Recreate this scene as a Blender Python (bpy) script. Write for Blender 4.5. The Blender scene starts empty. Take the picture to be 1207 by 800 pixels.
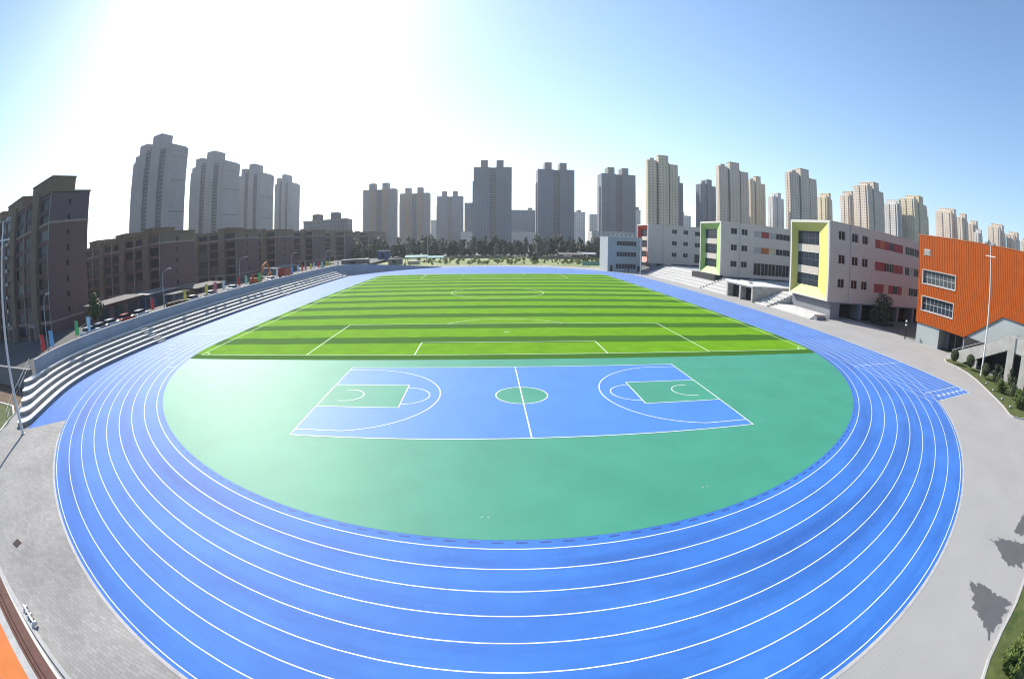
import bpy, bmesh, math, random
from math import sin, cos, pi, radians, hypot, atan2
from mathutils import Vector, noise as mnoise
random.seed(7)
S = bpy.context.scene
COL = S.collection

ALB = 0.70      # overall reflectance level that goes with the exposure below
# ------------------------------------------------------------------ materials
def M(name, col, rough=0.7, var=0.12, scale=1.5, bump=0.0, spec=0.4, metal=0.0, detail=4.0, col2=None, mix=(0.35, 0.65)):
    col = tuple(c * ALB for c in col); col2 = col2 and tuple(c * ALB for c in col2)
    m = bpy.data.materials.new(name); m.use_nodes = True
    nt = m.node_tree; b = nt.nodes['Principled BSDF']
    b.inputs['Roughness'].default_value = rough
    b.inputs['Metallic'].default_value = metal
    b.inputs['Specular IOR Level'].default_value = spec
    if var > 0 or col2:
        g = nt.nodes.new('ShaderNodeNewGeometry')
        n = nt.nodes.new('ShaderNodeTexNoise'); n.inputs['Scale'].default_value = scale; n.inputs['Detail'].default_value = detail
        n.inputs['Roughness'].default_value = 0.6
        nt.links.new(g.outputs['Position'], n.inputs['Vector'])
        r = nt.nodes.new('ShaderNodeValToRGB')
        r.color_ramp.elements[0].position = mix[0]; r.color_ramp.elements[1].position = mix[1]
        c2 = col2 or tuple(min(1, c * (1 + var)) for c in col)
        c1 = col if col2 else tuple(c * (1 - var) for c in col)
        r.color_ramp.elements[0].color = (*c1, 1); r.color_ramp.elements[1].color = (*c2, 1)
        nt.links.new(n.outputs['Fac'], r.inputs['Fac'])
        nt.links.new(r.outputs['Color'], b.inputs['Base Color'])
        if bump > 0:
            bp = nt.nodes.new('ShaderNodeBump'); bp.inputs['Strength'].default_value = bump; bp.inputs['Distance'].default_value = 0.02
            nt.links.new(n.outputs['Fac'], bp.inputs['Height']); nt.links.new(bp.outputs['Normal'], b.inputs['Normal'])
    else:
        b.inputs['Base Color'].default_value = (*col, 1)
    return m

def nodes_of(m): return m.node_tree, m.node_tree.nodes['Principled BSDF']

def mathn(nt, op, a, b=None, c=None):
    n = nt.nodes.new('ShaderNodeMath'); n.operation = op
    for i, v in enumerate((a, b, c)):
        if v is None: continue
        if isinstance(v, (int, float)): n.inputs[i].default_value = v
        else: nt.links.new(v, n.inputs[i])
    return n.outputs[0]

def mixc(nt, fac, a, b, scale=True):
    n = nt.nodes.new('ShaderNodeMix'); n.data_type = 'RGBA'
    nt.links.new(fac, n.inputs[0])
    for s, v in ((6, a), (7, b)):
        if isinstance(v, tuple): n.inputs[s].default_value = (*(c * ALB if scale else c for c in v), 1)
        else: nt.links.new(v, n.inputs[s])
    return n.outputs[2]

def facade(name, wall, glass, du=3.4, dz=2.9, wu=0.42, wz=0.46, var=0.1, line=None):
    """Rendered wall with one window per storey and bay, set by object coordinates and the face direction."""
    m = M(name, wall, 0.75, var, 0.05); nt, b = nodes_of(m)
    base = b.inputs['Base Color'].links[0].from_socket
    tc = nt.nodes.new('ShaderNodeTexCoord')
    so = nt.nodes.new('ShaderNodeSeparateXYZ'); nt.links.new(tc.outputs['Object'], so.inputs[0])
    sn = nt.nodes.new('ShaderNodeSeparateXYZ'); nt.links.new(tc.outputs['Normal'], sn.inputs[0])
    ax = mathn(nt, 'ABSOLUTE', sn.outputs[0]); ay = mathn(nt, 'ABSOLUTE', sn.outputs[1])
    sel = mathn(nt, 'GREATER_THAN', ax, ay)
    u = mathn(nt, 'ADD', mathn(nt, 'MULTIPLY', so.outputs[1], sel), mathn(nt, 'MULTIPLY', so.outputs[0], mathn(nt, 'SUBTRACT', 1.0, sel)))
    fu = mathn(nt, 'FRACT', mathn(nt, 'DIVIDE', mathn(nt, 'ADD', u, 500.0), du))
    fz = mathn(nt, 'FRACT', mathn(nt, 'DIVIDE', mathn(nt, 'ADD', so.outputs[2], 0.6), dz))
    wu_ = mathn(nt, 'LESS_THAN', mathn(nt, 'ABSOLUTE', mathn(nt, 'SUBTRACT', fu, 0.5)), wu / 2)
    wz_ = mathn(nt, 'LESS_THAN', mathn(nt, 'ABSOLUTE', mathn(nt, 'SUBTRACT', fz, 0.5)), wz / 2)
    nz = mathn(nt, 'LESS_THAN', mathn(nt, 'ABSOLUTE', sn.outputs[2]), 0.5)
    mask = mathn(nt, 'MULTIPLY', mathn(nt, 'MULTIPLY', wu_, wz_), nz)
    if line:
        lm = mathn(nt, 'MULTIPLY', mathn(nt, 'LESS_THAN', fz, 0.09), nz)
        base = mixc(nt, lm, base, line)
    c = mixc(nt, mask, base, glass)
    nt.links.new(c, b.inputs['Base Color'])
    nt.links.new(mathn(nt, 'SUBTRACT', 0.75, mathn(nt, 'MULTIPLY', mask, 0.5)), b.inputs['Roughness'])
    return m

WHITE = M('painted_white', (0.8, 0.8, 0.78), 0.5, 0.05, 3)
LINE = M('line_paint', (0.86, 0.93, 0.80), 0.6, 0.07, 6)
LINE_TURF = M('turf_line', (0.70, 0.88, 0.56), 0.8, 0.1, 6)
def track_mat():
    m = M('blue_rubber', (0.048, 0.205, 0.66), 0.68, 0.10, 0.35, spec=0.22, detail=6)
    nt, b = nodes_of(m)
    base = b.inputs['Base Color'].links[0].from_socket
    g = nt.nodes.new('ShaderNodeNewGeometry')
    n = nt.nodes.new('ShaderNodeTexNoise'); n.inputs['Scale'].default_value = 0.13; n.inputs['Detail'].default_value = 3
    nt.links.new(g.outputs['Position'], n.inputs['Vector'])
    f = mathn(nt, 'MULTIPLY', mathn(nt, 'GREATER_THAN', n.outputs['Fac'], 0.0), mathn(nt, 'MULTIPLY_ADD', n.outputs['Fac'], 1.6, -0.7))
    f = mathn(nt, 'MINIMUM', mathn(nt, 'MAXIMUM', f, 0.0), 0.5)
    sp = nt.nodes.new('ShaderNodeSeparateXYZ'); nt.links.new(g.outputs['Position'], sp.inputs[0])
    dx = mathn(nt, 'SUBTRACT', sp.outputs[0], -0.18); dy = mathn(nt, 'SUBTRACT', sp.outputs[1], 17.8)
    rad = mathn(nt, 'SQRT', mathn(nt, 'ADD', mathn(nt, 'MULTIPLY', dx, dx), mathn(nt, 'MULTIPLY', dy, dy))); ang = mathn(nt, 'ARCTAN2', dy, dx)
    cv = nt.nodes.new('ShaderNodeCombineXYZ'); nt.links.new(mathn(nt, 'MULTIPLY', rad, .45), cv.inputs[0]); nt.links.new(mathn(nt, 'MULTIPLY', ang, 1.6), cv.inputs[1])
    n3 = nt.nodes.new('ShaderNodeTexNoise'); n3.inputs['Scale'].default_value = 1.3; n3.inputs['Detail'].default_value = 7; n3.inputs['Roughness'].default_value = .62; nt.links.new(cv.outputs[0], n3.inputs['Vector'])
    f2 = mathn(nt, 'MINIMUM', mathn(nt, 'MAXIMUM', mathn(nt, 'MULTIPLY_ADD', n3.outputs['Fac'], 3.4, -1.6), 0.0), 0.8)
    c_ = mixc(nt, f, base, (0.035, 0.150, 0.53))
    c_ = mixc(nt, f2, c_, (0.028, 0.112, 0.41))
    n4 = nt.nodes.new('ShaderNodeTexNoise'); n4.inputs['Scale'].default_value = 2.2; n4.inputs['Detail'].default_value = 9; n4.inputs['Roughness'].default_value = .7; nt.links.new(g.outputs['Position'], n4.inputs['Vector'])
    f3 = mathn(nt, 'MINIMUM', mathn(nt, 'MAXIMUM', mathn(nt, 'MULTIPLY_ADD', n4.outputs['Fac'], 1.8, -0.95), 0.0), 0.45)
    c_ = mixc(nt, f3, c_, (0.10, 0.24, 0.62))
    nt.links.new(c_, b.inputs['Base Color'])
    b.inputs['Sheen Weight'].default_value = .40; b.inputs['Sheen Roughness'].default_value = .25
    n2 = nt.nodes.new('ShaderNodeTexNoise'); n2.inputs['Scale'].default_value = 60; nt.links.new(g.outputs['Position'], n2.inputs['Vector'])
    bp = nt.nodes.new('ShaderNodeBump'); bp.inputs['Strength'].default_value = 0.25; bp.inputs['Distance'].default_value = 0.01
    nt.links.new(n2.outputs['Fac'], bp.inputs['Height']); nt.links.new(bp.outputs['Normal'], b.inputs['Normal'])
    return m
TRACK = track_mat()
GREEN_R = M('green_rubber', (0.060, 0.335, 0.215), 0.62, 0.07, 0.25, spec=0.26, detail=6)
COURT_B = M('court_blue', (0.075, 0.255, 0.68), 0.62, 0.05, 0.3, spec=0.30)
DASH = M('drain_slot', (0.03, 0.08, 0.35), 0.7, 0.1)
def turf_mat():
    m = M('turf', (0.165, 0.375, 0.009), 0.9, 0.10, 0.5, spec=0.06, detail=8); nt, b = nodes_of(m)
    base = b.inputs['Base Color'].links[0].from_socket
    g = nt.nodes.new('ShaderNodeNewGeometry'); s = nt.nodes.new('ShaderNodeSeparateXYZ'); nt.links.new(g.outputs['Position'], s.inputs[0])
    n = nt.nodes.new('ShaderNodeTexNoise'); n.inputs['Scale'].default_value = 0.25; n.inputs['Detail'].default_value = 5
    nt.links.new(g.outputs['Position'], n.inputs['Vector'])
    y = mathn(nt, 'ADD', s.outputs[1], mathn(nt, 'MULTIPLY_ADD', n.outputs['Fac'], 1.3, -0.65))
    t = mathn(nt, 'FRACT', mathn(nt, 'DIVIDE', mathn(nt, 'ADD', y, 83.0 - 12.25), 8.3))   # a bright and a dark band per 8.3 m
    dark = mathn(nt, 'MULTIPLY', mathn(nt, 'MINIMUM', mathn(nt, 'MAXIMUM', mathn(nt, 'MULTIPLY_ADD', t, 22.0, -12.4), 0.0), 1.0), mathn(nt, 'MINIMUM', mathn(nt, 'MULTIPLY', mathn(nt, 'SUBTRACT', 1.0, t), 22.0), 1.0))
    darkc = mixc(nt, n.outputs['Fac'], (0.046, 0.145, 0.012), (0.068, 0.182, 0.018))
    nt.links.new(mixc(nt, dark, base, darkc), b.inputs['Base Color'])
    n2 = nt.nodes.new('ShaderNodeTexNoise'); n2.inputs['Scale'].default_value = 40; nt.links.new(g.outputs['Position'], n2.inputs['Vector'])
    bp = nt.nodes.new('ShaderNodeBump'); bp.inputs['Strength'].default_value = 0.5; bp.inputs['Distance'].default_value = 0.04
    nt.links.new(n2.outputs['Fac'], bp.inputs['Height']); nt.links.new(bp.outputs['Normal'], b.inputs['Normal'])
    return m
TURF = turf_mat()
def paving_mat():
    m = M('paving', (0.39, 0.375, 0.355), 0.8, 0.16, 0.22, detail=10); nt, b = nodes_of(m)
    base = b.inputs['Base Color'].links[0].from_socket
    g = nt.nodes.new('ShaderNodeNewGeometry')
    br = nt.nodes.new('ShaderNodeTexBrick'); br.inputs['Scale'].default_value = 1.0
    br.inputs['Brick Width'].default_value = 0.40; br.inputs['Row Height'].default_value = 0.20; br.inputs['Mortar Size'].default_value = 0.012
    br.inputs['Color1'].default_value = (1, 1, 1, 1); br.inputs['Color2'].default_value = (0.80, 0.80, 0.80, 1); br.inputs['Mortar'].default_value = (0.66, 0.65, 0.62, 1)
    nt.links.new(g.outputs['Position'], br.inputs['Vector'])
    mx = nt.nodes.new('ShaderNodeMix'); mx.data_type = 'RGBA'; mx.blend_type = 'MULTIPLY'; mx.inputs[0].default_value = 1
    # west of the track the pavers are greyer and their pattern shows, the east side is paler concrete
    s = nt.nodes.new('ShaderNodeSeparateXYZ'); nt.links.new(g.outputs['Position'], s.inputs[0])
    w = mathn(nt, 'MINIMUM', mathn(nt, 'MAXIMUM', mathn(nt, 'MULTIPLY_ADD', s.outputs[0], 0.08, 0.5), 0.0), 1.0)
    east = mixc(nt, br.outputs['Fac'], (1, 1, 1), (0.90, 0.89, 0.87), False)
    nt.links.new(mixc(nt, w, br.outputs['Color'], east), mx.inputs[7])
    nt.links.new(mixc(nt, w, base, mixc(nt, base.node.inputs[0].links[0].from_socket, (0.345, 0.335, 0.32), (0.49, 0.475, 0.455))), mx.inputs[6])
    nt.links.new(mx.outputs[2], b.inputs['Base Color'])
    return m
PAVING = paving_mat()
GROUND = M('city_ground', (0.16, 0.155, 0.14), 0.95, 0.3, 0.03, col2=(0.10, 0.12, 0.07))
ASPHALT = M('asphalt', (0.055, 0.055, 0.058), 0.85, 0.2, 0.4)
KERB = M('kerb_stone', (0.52, 0.51, 0.49), 0.8, 0.1, 2)
CONC = M('concrete', (0.47, 0.46, 0.44), 0.8, 0.12, 0.8, bump=0.1)
CONC_TOP = M('pale_concrete', (0.72, 0.71, 0.68), 0.7, 0.08, 0.8)
RISER_SHADE = M('riser_concrete_shade', (0.31, 0.295, 0.275), 0.85, 0.15, 1.2)  # stand riser grey, darkened so the colour carries the shade on its face
WALLGREY = M('stand_wall_paint', (0.38, 0.41, 0.46), 0.75, 0.07, 0.5)
GARDEN = M('garden_grass', (0.19, 0.27, 0.06), 0.95, 0.3, 0.12, col2=(0.46, 0.44, 0.23), mix=(0.42, 0.62), detail=8)
LAWN = M('lawn', (0.050, 0.085, 0.016), 0.95, 0.2, 1.4, col2=(0.13, 0.15, 0.04), bump=0.8, detail=8)
SOIL = M('soil', (0.16, 0.10, 0.055), 0.95, 0.25, 1.0)
ORANGE_FLOOR = M('orange_floor', (0.72, 0.21, 0.045), 0.75, 0.06, 1.5)
BROWN = M('brown_stone', (0.15, 0.065, 0.045), 0.7, 0.15, 2.5)
BROWN_D = M('brown_stone_joint', (0.045, 0.022, 0.017), 0.8, 0.1)
STAIN = M('wet_concrete', (0.135, 0.135, 0.135), 0.55, 0.07, 1.5)
def brick(name, c1, c2, mortar, sc=2.4, ms=.03):
    m = M(name, c1, 0.85, 0.1, 0.1); nt, b = nodes_of(m)
    tc = nt.nodes.new('ShaderNodeTexCoord'); sx = nt.nodes.new('ShaderNodeSeparateXYZ'); nt.links.new(tc.outputs['Object'], sx.inputs[0])
    cx = nt.nodes.new('ShaderNodeCombineXYZ')
    nt.links.new(mathn(nt, 'ADD', sx.outputs[0], sx.outputs[1]), cx.inputs[0]); nt.links.new(sx.outputs[2], cx.inputs[1])
    br = nt.nodes.new('ShaderNodeTexBrick'); br.inputs['Scale'].default_value = sc; br.inputs['Mortar Size'].default_value = ms
    br.inputs['Color1'].default_value = (*(c * ALB for c in c1), 1); br.inputs['Color2'].default_value = (*(c * ALB for c in c2), 1); br.inputs['Mortar'].default_value = (*(c * ALB for c in mortar), 1)
    nt.links.new(cx.outputs[0], br.inputs['Vector']); nt.links.new(br.outputs['Color'], b.inputs['Base Color'])
    return m
BRICK = brick('dark_red_brick', (0.21, 0.105, 0.105), (0.16, 0.080, 0.082), (0.20, 0.14, 0.13))
BRICK_TOP = M('ochre_render', (0.24, 0.175, 0.115), 0.85, 0.12, 0.3)
BRICK_BAND = M('band_render', (0.36, 0.29, 0.24), 0.8, 0.1, 0.5)
BRICK_TALL = brick('purple_brick', (0.165, 0.115, 0.125), (0.13, 0.09, 0.10), (0.17, 0.13, 0.13))
GREYBRICK = brick('grey_brick', (0.25, 0.24, 0.24), (0.19, 0.185, 0.19), (0.30, 0.29, 0.28))
STAIRCOL = M('beige_render', (0.235, 0.175, 0.125), 0.85, 0.12, 0.4)
GLASS = M('dark_glass', (0.022, 0.026, 0.032), 0.2, 0, spec=0.22)
GLASS_B = M('bluish_glass', (0.038, 0.05, 0.072), 0.22, 0, spec=0.22)
SHADEGLASS = M('hung_glass', (0.09, 0.10, 0.11), 0.3, 0.15, 1.2, spec=0.5)
PALEGLASS = M('curtained_glass', (0.34, 0.36, 0.37), 0.3, 0.15, 1.2, spec=0.5)
FRAME = M('window_frame', (0.55, 0.55, 0.54), 0.5, 0.05)
SCHOOL = brick('school_render', (0.66, 0.60, 0.53), (0.62, 0.565, 0.50), (0.49, 0.45, 0.40), .42, .012)
SCHOOL_B = M('bluegrey_render', (0.40, 0.44, 0.45), 0.8, 0.05, 0.35)
SCHOOL_D = M('school_plinth', (0.24, 0.25, 0.28), 0.8, 0.08, 0.5)
YELLOW = M('yellow_panel', (0.72, 0.66, 0.20), 0.6, 0.04, 1)
LIME = M('lime_panel', (0.46, 0.66, 0.20), 0.6, 0.04, 1)
RED = M('red_panel', (0.62, 0.065, 0.05), 0.55, 0.06, 1)
DARKRED = M('dark_red_panel', (0.33, 0.055, 0.055), 0.6, 0.1, 1)
RUST = M('rust_panel', (0.45, 0.14, 0.045), 0.6, 0.1, 1)
CREAM = M('cream_panel', (0.60, 0.50, 0.34), 0.6, 0.08, 1)
ORANGE = M('orange_cladding', (0.50, 0.098, 0.006), 0.6, 0.06, 0.6, spec=0.2)
PALETRIM = M('pale_trim', (0.72, 0.70, 0.64), 0.6, 0.05, 1)
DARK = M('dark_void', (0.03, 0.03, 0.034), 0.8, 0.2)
METAL = M('galvanised', (0.42, 0.43, 0.45), 0.45, 0.08, 3, metal=0.3)
BLACK = M('black_paint', (0.02, 0.02, 0.022), 0.45, 0.1)
RUBBER = M('tyre_rubber', (0.015, 0.015, 0.015), 0.85, 0.1)
ROOFDARK = M('dark_roof_sheet', (0.12, 0.12, 0.125), 0.7, 0.1, 0.8)
BLUE_TARP = M('blue_sheet', (0.05, 0.11, 0.24), 0.6, 0.15, 0.8)
TEAL = M('teal_sheet', (0.22, 0.46, 0.42), 0.6, 0.1, 0.8)
SHEET = M('pale_sheet', (0.24, 0.22, 0.205), 0.85, 0.1, 0.8, spec=0.08)
TIMBER = M('brown_timber', (0.22, 0.12, 0.06), 0.8, 0.15, 1)
BARK = M('bark', (0.10, 0.075, 0.055), 0.9, 0.25, 3)
def leafmat(name, a, b):
    m = M(name, a, 0.65, 0.2, 0.6, col2=b, mix=(0.3, 0.7), detail=6, spec=0.25)
    return m
LEAF_D = leafmat('dark_leaves', (0.048, 0.072, 0.036), (0.095, 0.115, 0.055))
LEAF_G = leafmat('grey_green_leaves', (0.14, 0.15, 0.105), (0.26, 0.25, 0.18))
LEAF_Y = leafmat('yellow_green_leaves', (0.24, 0.29, 0.06), (0.42, 0.40, 0.14))
LEAF_M = leafmat('mid_leaves', (0.040, 0.075, 0.018), (0.085, 0.12, 0.030))
LEAF_B = leafmat('bright_leaves', (0.060, 0.105, 0.018), (0.13, 0.17, 0.040))
PAINTS = {n: M('paint_' + n, c, 0.3, 0.03, 2, spec=0.6) for n, c in dict(white=(0.75, 0.76, 0.77), silver=(0.42, 0.44, 0.46), dark=(0.04, 0.045, 0.055), blue=(0.10, 0.22, 0.45), red=(0.50, 0.05, 0.035)).items()}
CLOTH = {n: M('cloth_' + n, c, 0.8, 0.08, 2) for n, c in dict(red=(0.62, 0.055, 0.045), green=(0.10, 0.55, 0.14), lightgreen=(0.35, 0.62, 0.40), blue=(0.18, 0.45, 0.75), paleblue=(0.50, 0.68, 0.80), yellow=(0.75, 0.60, 0.09), pink=(0.68, 0.20, 0.24), white=(0.74, 0.76, 0.72)).items()}

# ------------------------------------------------------------------ helpers
class MB:
    def __init__(s): s.bm = bmesh.new()
    def quad(s, *p):
        return s.bm.faces.new([s.bm.verts.new(q) for q in p])
    def box(s, x0, x1, y0, y1, z0, z1, skip=''):
        v = [s.bm.verts.new((x, y, z)) for z in (z0, z1) for y in (y0, y1) for x in (x0, x1)]
        F = dict(b=(0, 2, 3, 1), t=(4, 5, 7, 6), s=(0, 1, 5, 4), n=(2, 6, 7, 3), w=(0, 4, 6, 2), e=(1, 3, 7, 5))
        for k, f in F.items():
            if k not in skip: s.bm.faces.new([v[i] for i in f])
        return s
    def prism(s, pts, z0, z1, bottom=True):
        lo = [s.bm.verts.new((x, y, z0)) for x, y in pts]; hi = [s.bm.verts.new((x, y, z1)) for x, y in pts]
        n = len(pts); s.bm.faces.new(hi)
        if bottom: s.bm.faces.new(lo[::-1])
        for i in range(n): s.bm.faces.new((lo[i], lo[(i + 1) % n], hi[(i + 1) % n], hi[i]))
        return s
    def poly(s, pts, z): s.bm.faces.new([s.bm.verts.new((x, y, z)) for x, y in pts]); return s
    def profile_x(s, pts, x0, x1):   # polygon in (y,z) pushed along x
        a = [s.bm.verts.new((x0, y, z)) for y, z in pts]; b = [s.bm.verts.new((x1, y, z)) for y, z in pts]
        n = len(pts); s.bm.faces.new(a[::-1]); s.bm.faces.new(b)
        for i in range(n): s.bm.faces.new((a[i], a[(i + 1) % n], b[(i + 1) % n], b[i]))
        return s
    def profile_y(s, pts, y0, y1):   # polygon in (x,z) pushed along y
        a = [s.bm.verts.new((x, y0, z)) for x, z in pts]; b = [s.bm.verts.new((x, y1, z)) for x, z in pts]
        n = len(pts); s.bm.faces.new(a); s.bm.faces.new(b[::-1])
        for i in range(n): s.bm.faces.new((b[i], b[(i + 1) % n], a[(i + 1) % n], a[i]))
        return s
    def tube(s, pts, rad, n=8):
        pts = [Vector(p) for p in pts]; rad = rad if isinstance(rad, (list, tuple)) else [rad] * len(pts)
        rings = []
        for i, p in enumerate(pts):
            t = (pts[min(i + 1, len(pts) - 1)] - pts[max(i - 1, 0)]).normalized()
            a = t.orthogonal().normalized() if abs(t.z) < 0.95 else Vector((1, 0, 0)); a = (a - t * a.dot(t)).normalized(); b = t.cross(a)
            rings.append([s.bm.verts.new(p + rad[i] * (a * cos(2 * pi * k / n) + b * sin(2 * pi * k / n))) for k in range(n)])
        for r, q in zip(rings, rings[1:]):
            for k in range(n): s.bm.faces.new((r[k], r[(k + 1) % n], q[(k + 1) % n], q[k]))
        s.bm.faces.new(rings[0][::-1]); s.bm.faces.new(rings[-1]); return s
    def lathe(s, prof, x=0, y=0, n=14):
        rings = [[s.bm.verts.new((x + r * cos(2 * pi * k / n), y + r * sin(2 * pi * k / n), z)) for k in range(n)] for r, z in prof]
        for r, q in zip(rings, rings[1:]):
            for k in range(n): s.bm.faces.new((r[k], r[(k + 1) % n], q[(k + 1) % n], q[k]))
        s.bm.faces.new(rings[0][::-1]); s.bm.faces.new(rings[-1]); return s
    def build(s, name, mat, parent=None, smooth=False, fix=True):
        if fix: bmesh.ops.recalc_face_normals(s.bm, faces=s.bm.faces[:])
        me = bpy.data.meshes.new(name); s.bm.to_mesh(me); s.bm.free()
        me.materials.append(mat)
        if smooth:
            for p in me.polygons: p.use_smooth = True
        o = bpy.data.objects.new(name, me); COL.objects.link(o)
        if parent: o.parent = parent
        return o

def tag(o, label=None, cat=None, group=None, kind=None):
    if label: o['label'] = label
    if cat: o['category'] = cat
    if group: o['group'] = group
    if kind: o['kind'] = kind
    return o
def thing(name, label, cat, loc=(0, 0, 0), rz=0, group=None):
    o = bpy.data.objects.new(name, None); COL.objects.link(o); o.location = loc; o.rotation_euler.z = rz
    o.empty_display_size = 0.3
    return tag(o, label, cat, group)
def copy_tree(o, parent=None):
    c = o.copy(); COL.objects.link(c)
    if parent: c.parent = parent
    for ch in list(o.children): copy_tree(ch, c)
    return c
def struct(mb, name, mat): return tag(mb.build(name, mat), kind='structure')

# ------------------------------------------------------------------ ground sheets
TX, TY, TL = -0.18, 17.8, 91.2        # track: centre of the near bend, length of the straights
R0, R1 = 34.9, 35.48
def oval(R, n=96):
    p = [(TX + R * cos(a), TY + R * sin(a)) for a in [pi + pi * i / n for i in range(n + 1)]]
    return p + [(TX + R * cos(a), TY + TL + R * sin(a)) for a in [pi * i / n for i in range(n + 1)]]
def ribbon(mb, pts, w, z, closed=False):
    n = len(pts); L = []
    for i, (x, y) in enumerate(pts):
        a = pts[(i - 1) % n] if closed or i else pts[0]; b = pts[(i + 1) % n] if closed or i < n - 1 else pts[-1]
        dx, dy = b[0] - a[0], b[1] - a[1]; l = hypot(dx, dy) or 1; nx, ny = -dy / l * w / 2, dx / l * w / 2
        L.append((mb.bm.verts.new((x + nx, y + ny, z)), mb.bm.verts.new((x - nx, y - ny, z))))
    for i in range(n if closed else n - 1):
        a, b = L[i], L[(i + 1) % n]; mb.bm.faces.new((a[0], a[1], b[1], b[0]))
    return mb

struct(MB().poly([(-2500, -400), (2500, -400), (2500, 2500), (-2500, 2500)], -0.03), 'ground', GROUND)
struct(MB().poly([(-51.5, -30), (-15, -60), (64, -60), (64, 118), (50, 160), (24, 168), (-20, 168), (-50, 150), (-51.5, 120)], 0.0), 'paving', PAVING)

# stand front line (its foot), from the near tip to the far end
FRONT = [(-39.75, -13.9), (-40.9, -10.9), (-42.2, -8.1), (-43.5, -5.4), (-44.7, -2.4), (-45.5, 0.6), (-46.0, 4.0), (-46.2, 8.0), (-46.2, 14), (-46.2, 30), (-46.2, 60), (-46.2, 90), (-46.2, 109), (-46.15, 116.5)]
RO = R1 + 9.76 + 0.2
trk = oval(RO)
struct(MB().poly(trk, 0.004), 'running_track', TRACK)
struct(MB().poly([(TX + RO * cos(a), TY + RO * sin(a)) for a in [radians(-x) for x in range(0, 37, 2)]] + [(44.98, -9.15), (45.46, -9.15)][::1], 0.004), 'sprint_lane', TRACK)
arc = [(TX + RO * cos(a), TY + RO * sin(a)) for a in [pi + radians(x) for x in range(0, 40, 2)]]
struct(MB().poly(arc + [(-39.6, -13.85)] + FRONT[1:9] + [(-46.2, TY)], 0.004), 'side_area', TRACK)
struct(MB().poly([(-45.62, 18), (-45.62, 110), (-46.25, 110), (-46.25, 18)], 0.004), 'side_strip', TRACK)
# infield
D = [(TX + R0 * cos(a), TY + R0 * sin(a)) for a in [pi + pi * i / 96 for i in range(97)]]
D = [p for p in D if p[1] < 10.15]
xl = TX - math.sqrt(R0 ** 2 - (10.15 - TY) ** 2); xr = TX + math.sqrt(R0 ** 2 - (10.15 - TY) ** 2)
struct(MB().poly([(xl, 10.15)] + D + [(xr, 10.15)], 0.008), 'infield_surface', GREEN_R)
tf = [p for p in oval(R0) if 10.15 < p[1] < 115.6]
lo = sorted([p for p in tf if p[0] < 0], key=lambda p: -p[1]); hi = sorted([p for p in tf if p[0] > 0], key=lambda p: p[1])
struct(MB().poly([(xl, 10.15), (xr, 10.15)] + hi + [(34.0, 115.6), (-34.3, 115.6)] + lo, 0.012), 'football_pitch', TURF)
# lane lines
mb = MB()
for i in range(9): ribbon(mb, oval(R1 + 1.22 * i), 0.052, 0.009, True)
for i in range(9):
    x = TX + R1 + 1.22 * i; ribbon(mb, [(x, TY - 0.2), (x, -9.1)], 0.06, 0.010)
for y in (4.05, -6.6): ribbon(mb, [(TX + R1 + (0.0 if y > 0 else 1.6), y), (45.45, y)], 0.09, 0.011)
ribbon(mb, [(36.9, -9.05), (45.4, -9.05)], 0.10, 0.011)
ribbon(mb, [(45.30, -9.1), (45.30, TY)], 0.10, 0.0115)
for i in range(8):
    x = TX + R1 + 1.22 * i + 0.61
    if x > 37.2: ribbon(mb, [(x - .2, -7.9), (x + .2, -7.9)], 0.5, 0.011)
for k in range(8):      # stagger marks on the near bend and straights
    r = R1 + 1.22 * k; a = radians(198 - 3.4 * k)
    ribbon(mb, [(TX + r * cos(a), TY + r * sin(a)), (TX + (r + 1.22) * cos(a), TY + (r + 1.22) * sin(a))], 0.06, 0.011)
for y in (24.0, 33.0, 60, 93.0): ribbon(mb, [(TX - R1, y), (TX - R1 - 9.76, y)], 0.06, 0.011)
ribbon(mb, [(TX + R1, 101), (TX + R1 + 9.76, 101)], 0.06, 0.011)
struct(mb, 'lane_marking', LINE)
mb = MB()
for i in range(250):
    a = 2 * pi * i / 250
    if TY + (R0 + .2) * sin(a) < 14:
        ribbon(mb, [(TX + (R0 + .17) * cos(t), TY + (R0 + .17) * sin(t)) for t in (a, a + .006, a + .0125)], 0.09, 0.009)
struct(mb, 'drain_slot', DASH)
mb = MB(); rk = RO + .09
ribbon(mb, [(TX + rk * cos(radians(a)), TY + rk * sin(radians(a))) for a in [-138 + k for k in range(102)]], 0.18, 0.011)
ribbon(mb, [(TX + rk, -9.15), (TX + rk, TY), (TX + rk, TY + TL)] + [(TX + rk * cos(radians(a)), TY + TL + rk * sin(radians(a))) for a in range(2, 116, 2)], 0.18, 0.011)
struct(mb, 'track_kerb', KERB)
# basketball court
def arcp(cx, cy, r, a0, a1, n=40): return [(cx + r * cos(radians(a0 + (a1 - a0) * i / n)), cy + r * sin(radians(a0 + (a1 - a0) * i / n))) for i in range(n + 1)]
struct(MB().poly([(-14, -7.5), (14, -7.5), (14, 7.5), (-14, 7.5)], 0.012), 'basketball_court', COURT_B)
struct(MB().poly(arcp(0, 0, 1.8, 0, 358.9, 60)[:-1], 0.016), 'centre_circle_paint', GREEN_R)
mb = MB()
for s in (-1, 1): mb.poly([(s * 14, -2.45), (s * 8.2, -2.45), (s * 8.2, 2.45), (s * 14, 2.45)], 0.016)
struct(mb, 'key_paint', GREEN_R)
mb = MB(); w = 0.085; z = 0.020
ribbon(mb, [(-14, -7.5), (14, -7.5)], w, z); ribbon(mb, [(-14, 7.5), (14, 7.5)], w, z)
ribbon(mb, [(-14, -7.54), (-14, 7.54)], w, z + .001); ribbon(mb, [(14, -7.54), (14, 7.54)], w, z + .001)
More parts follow.
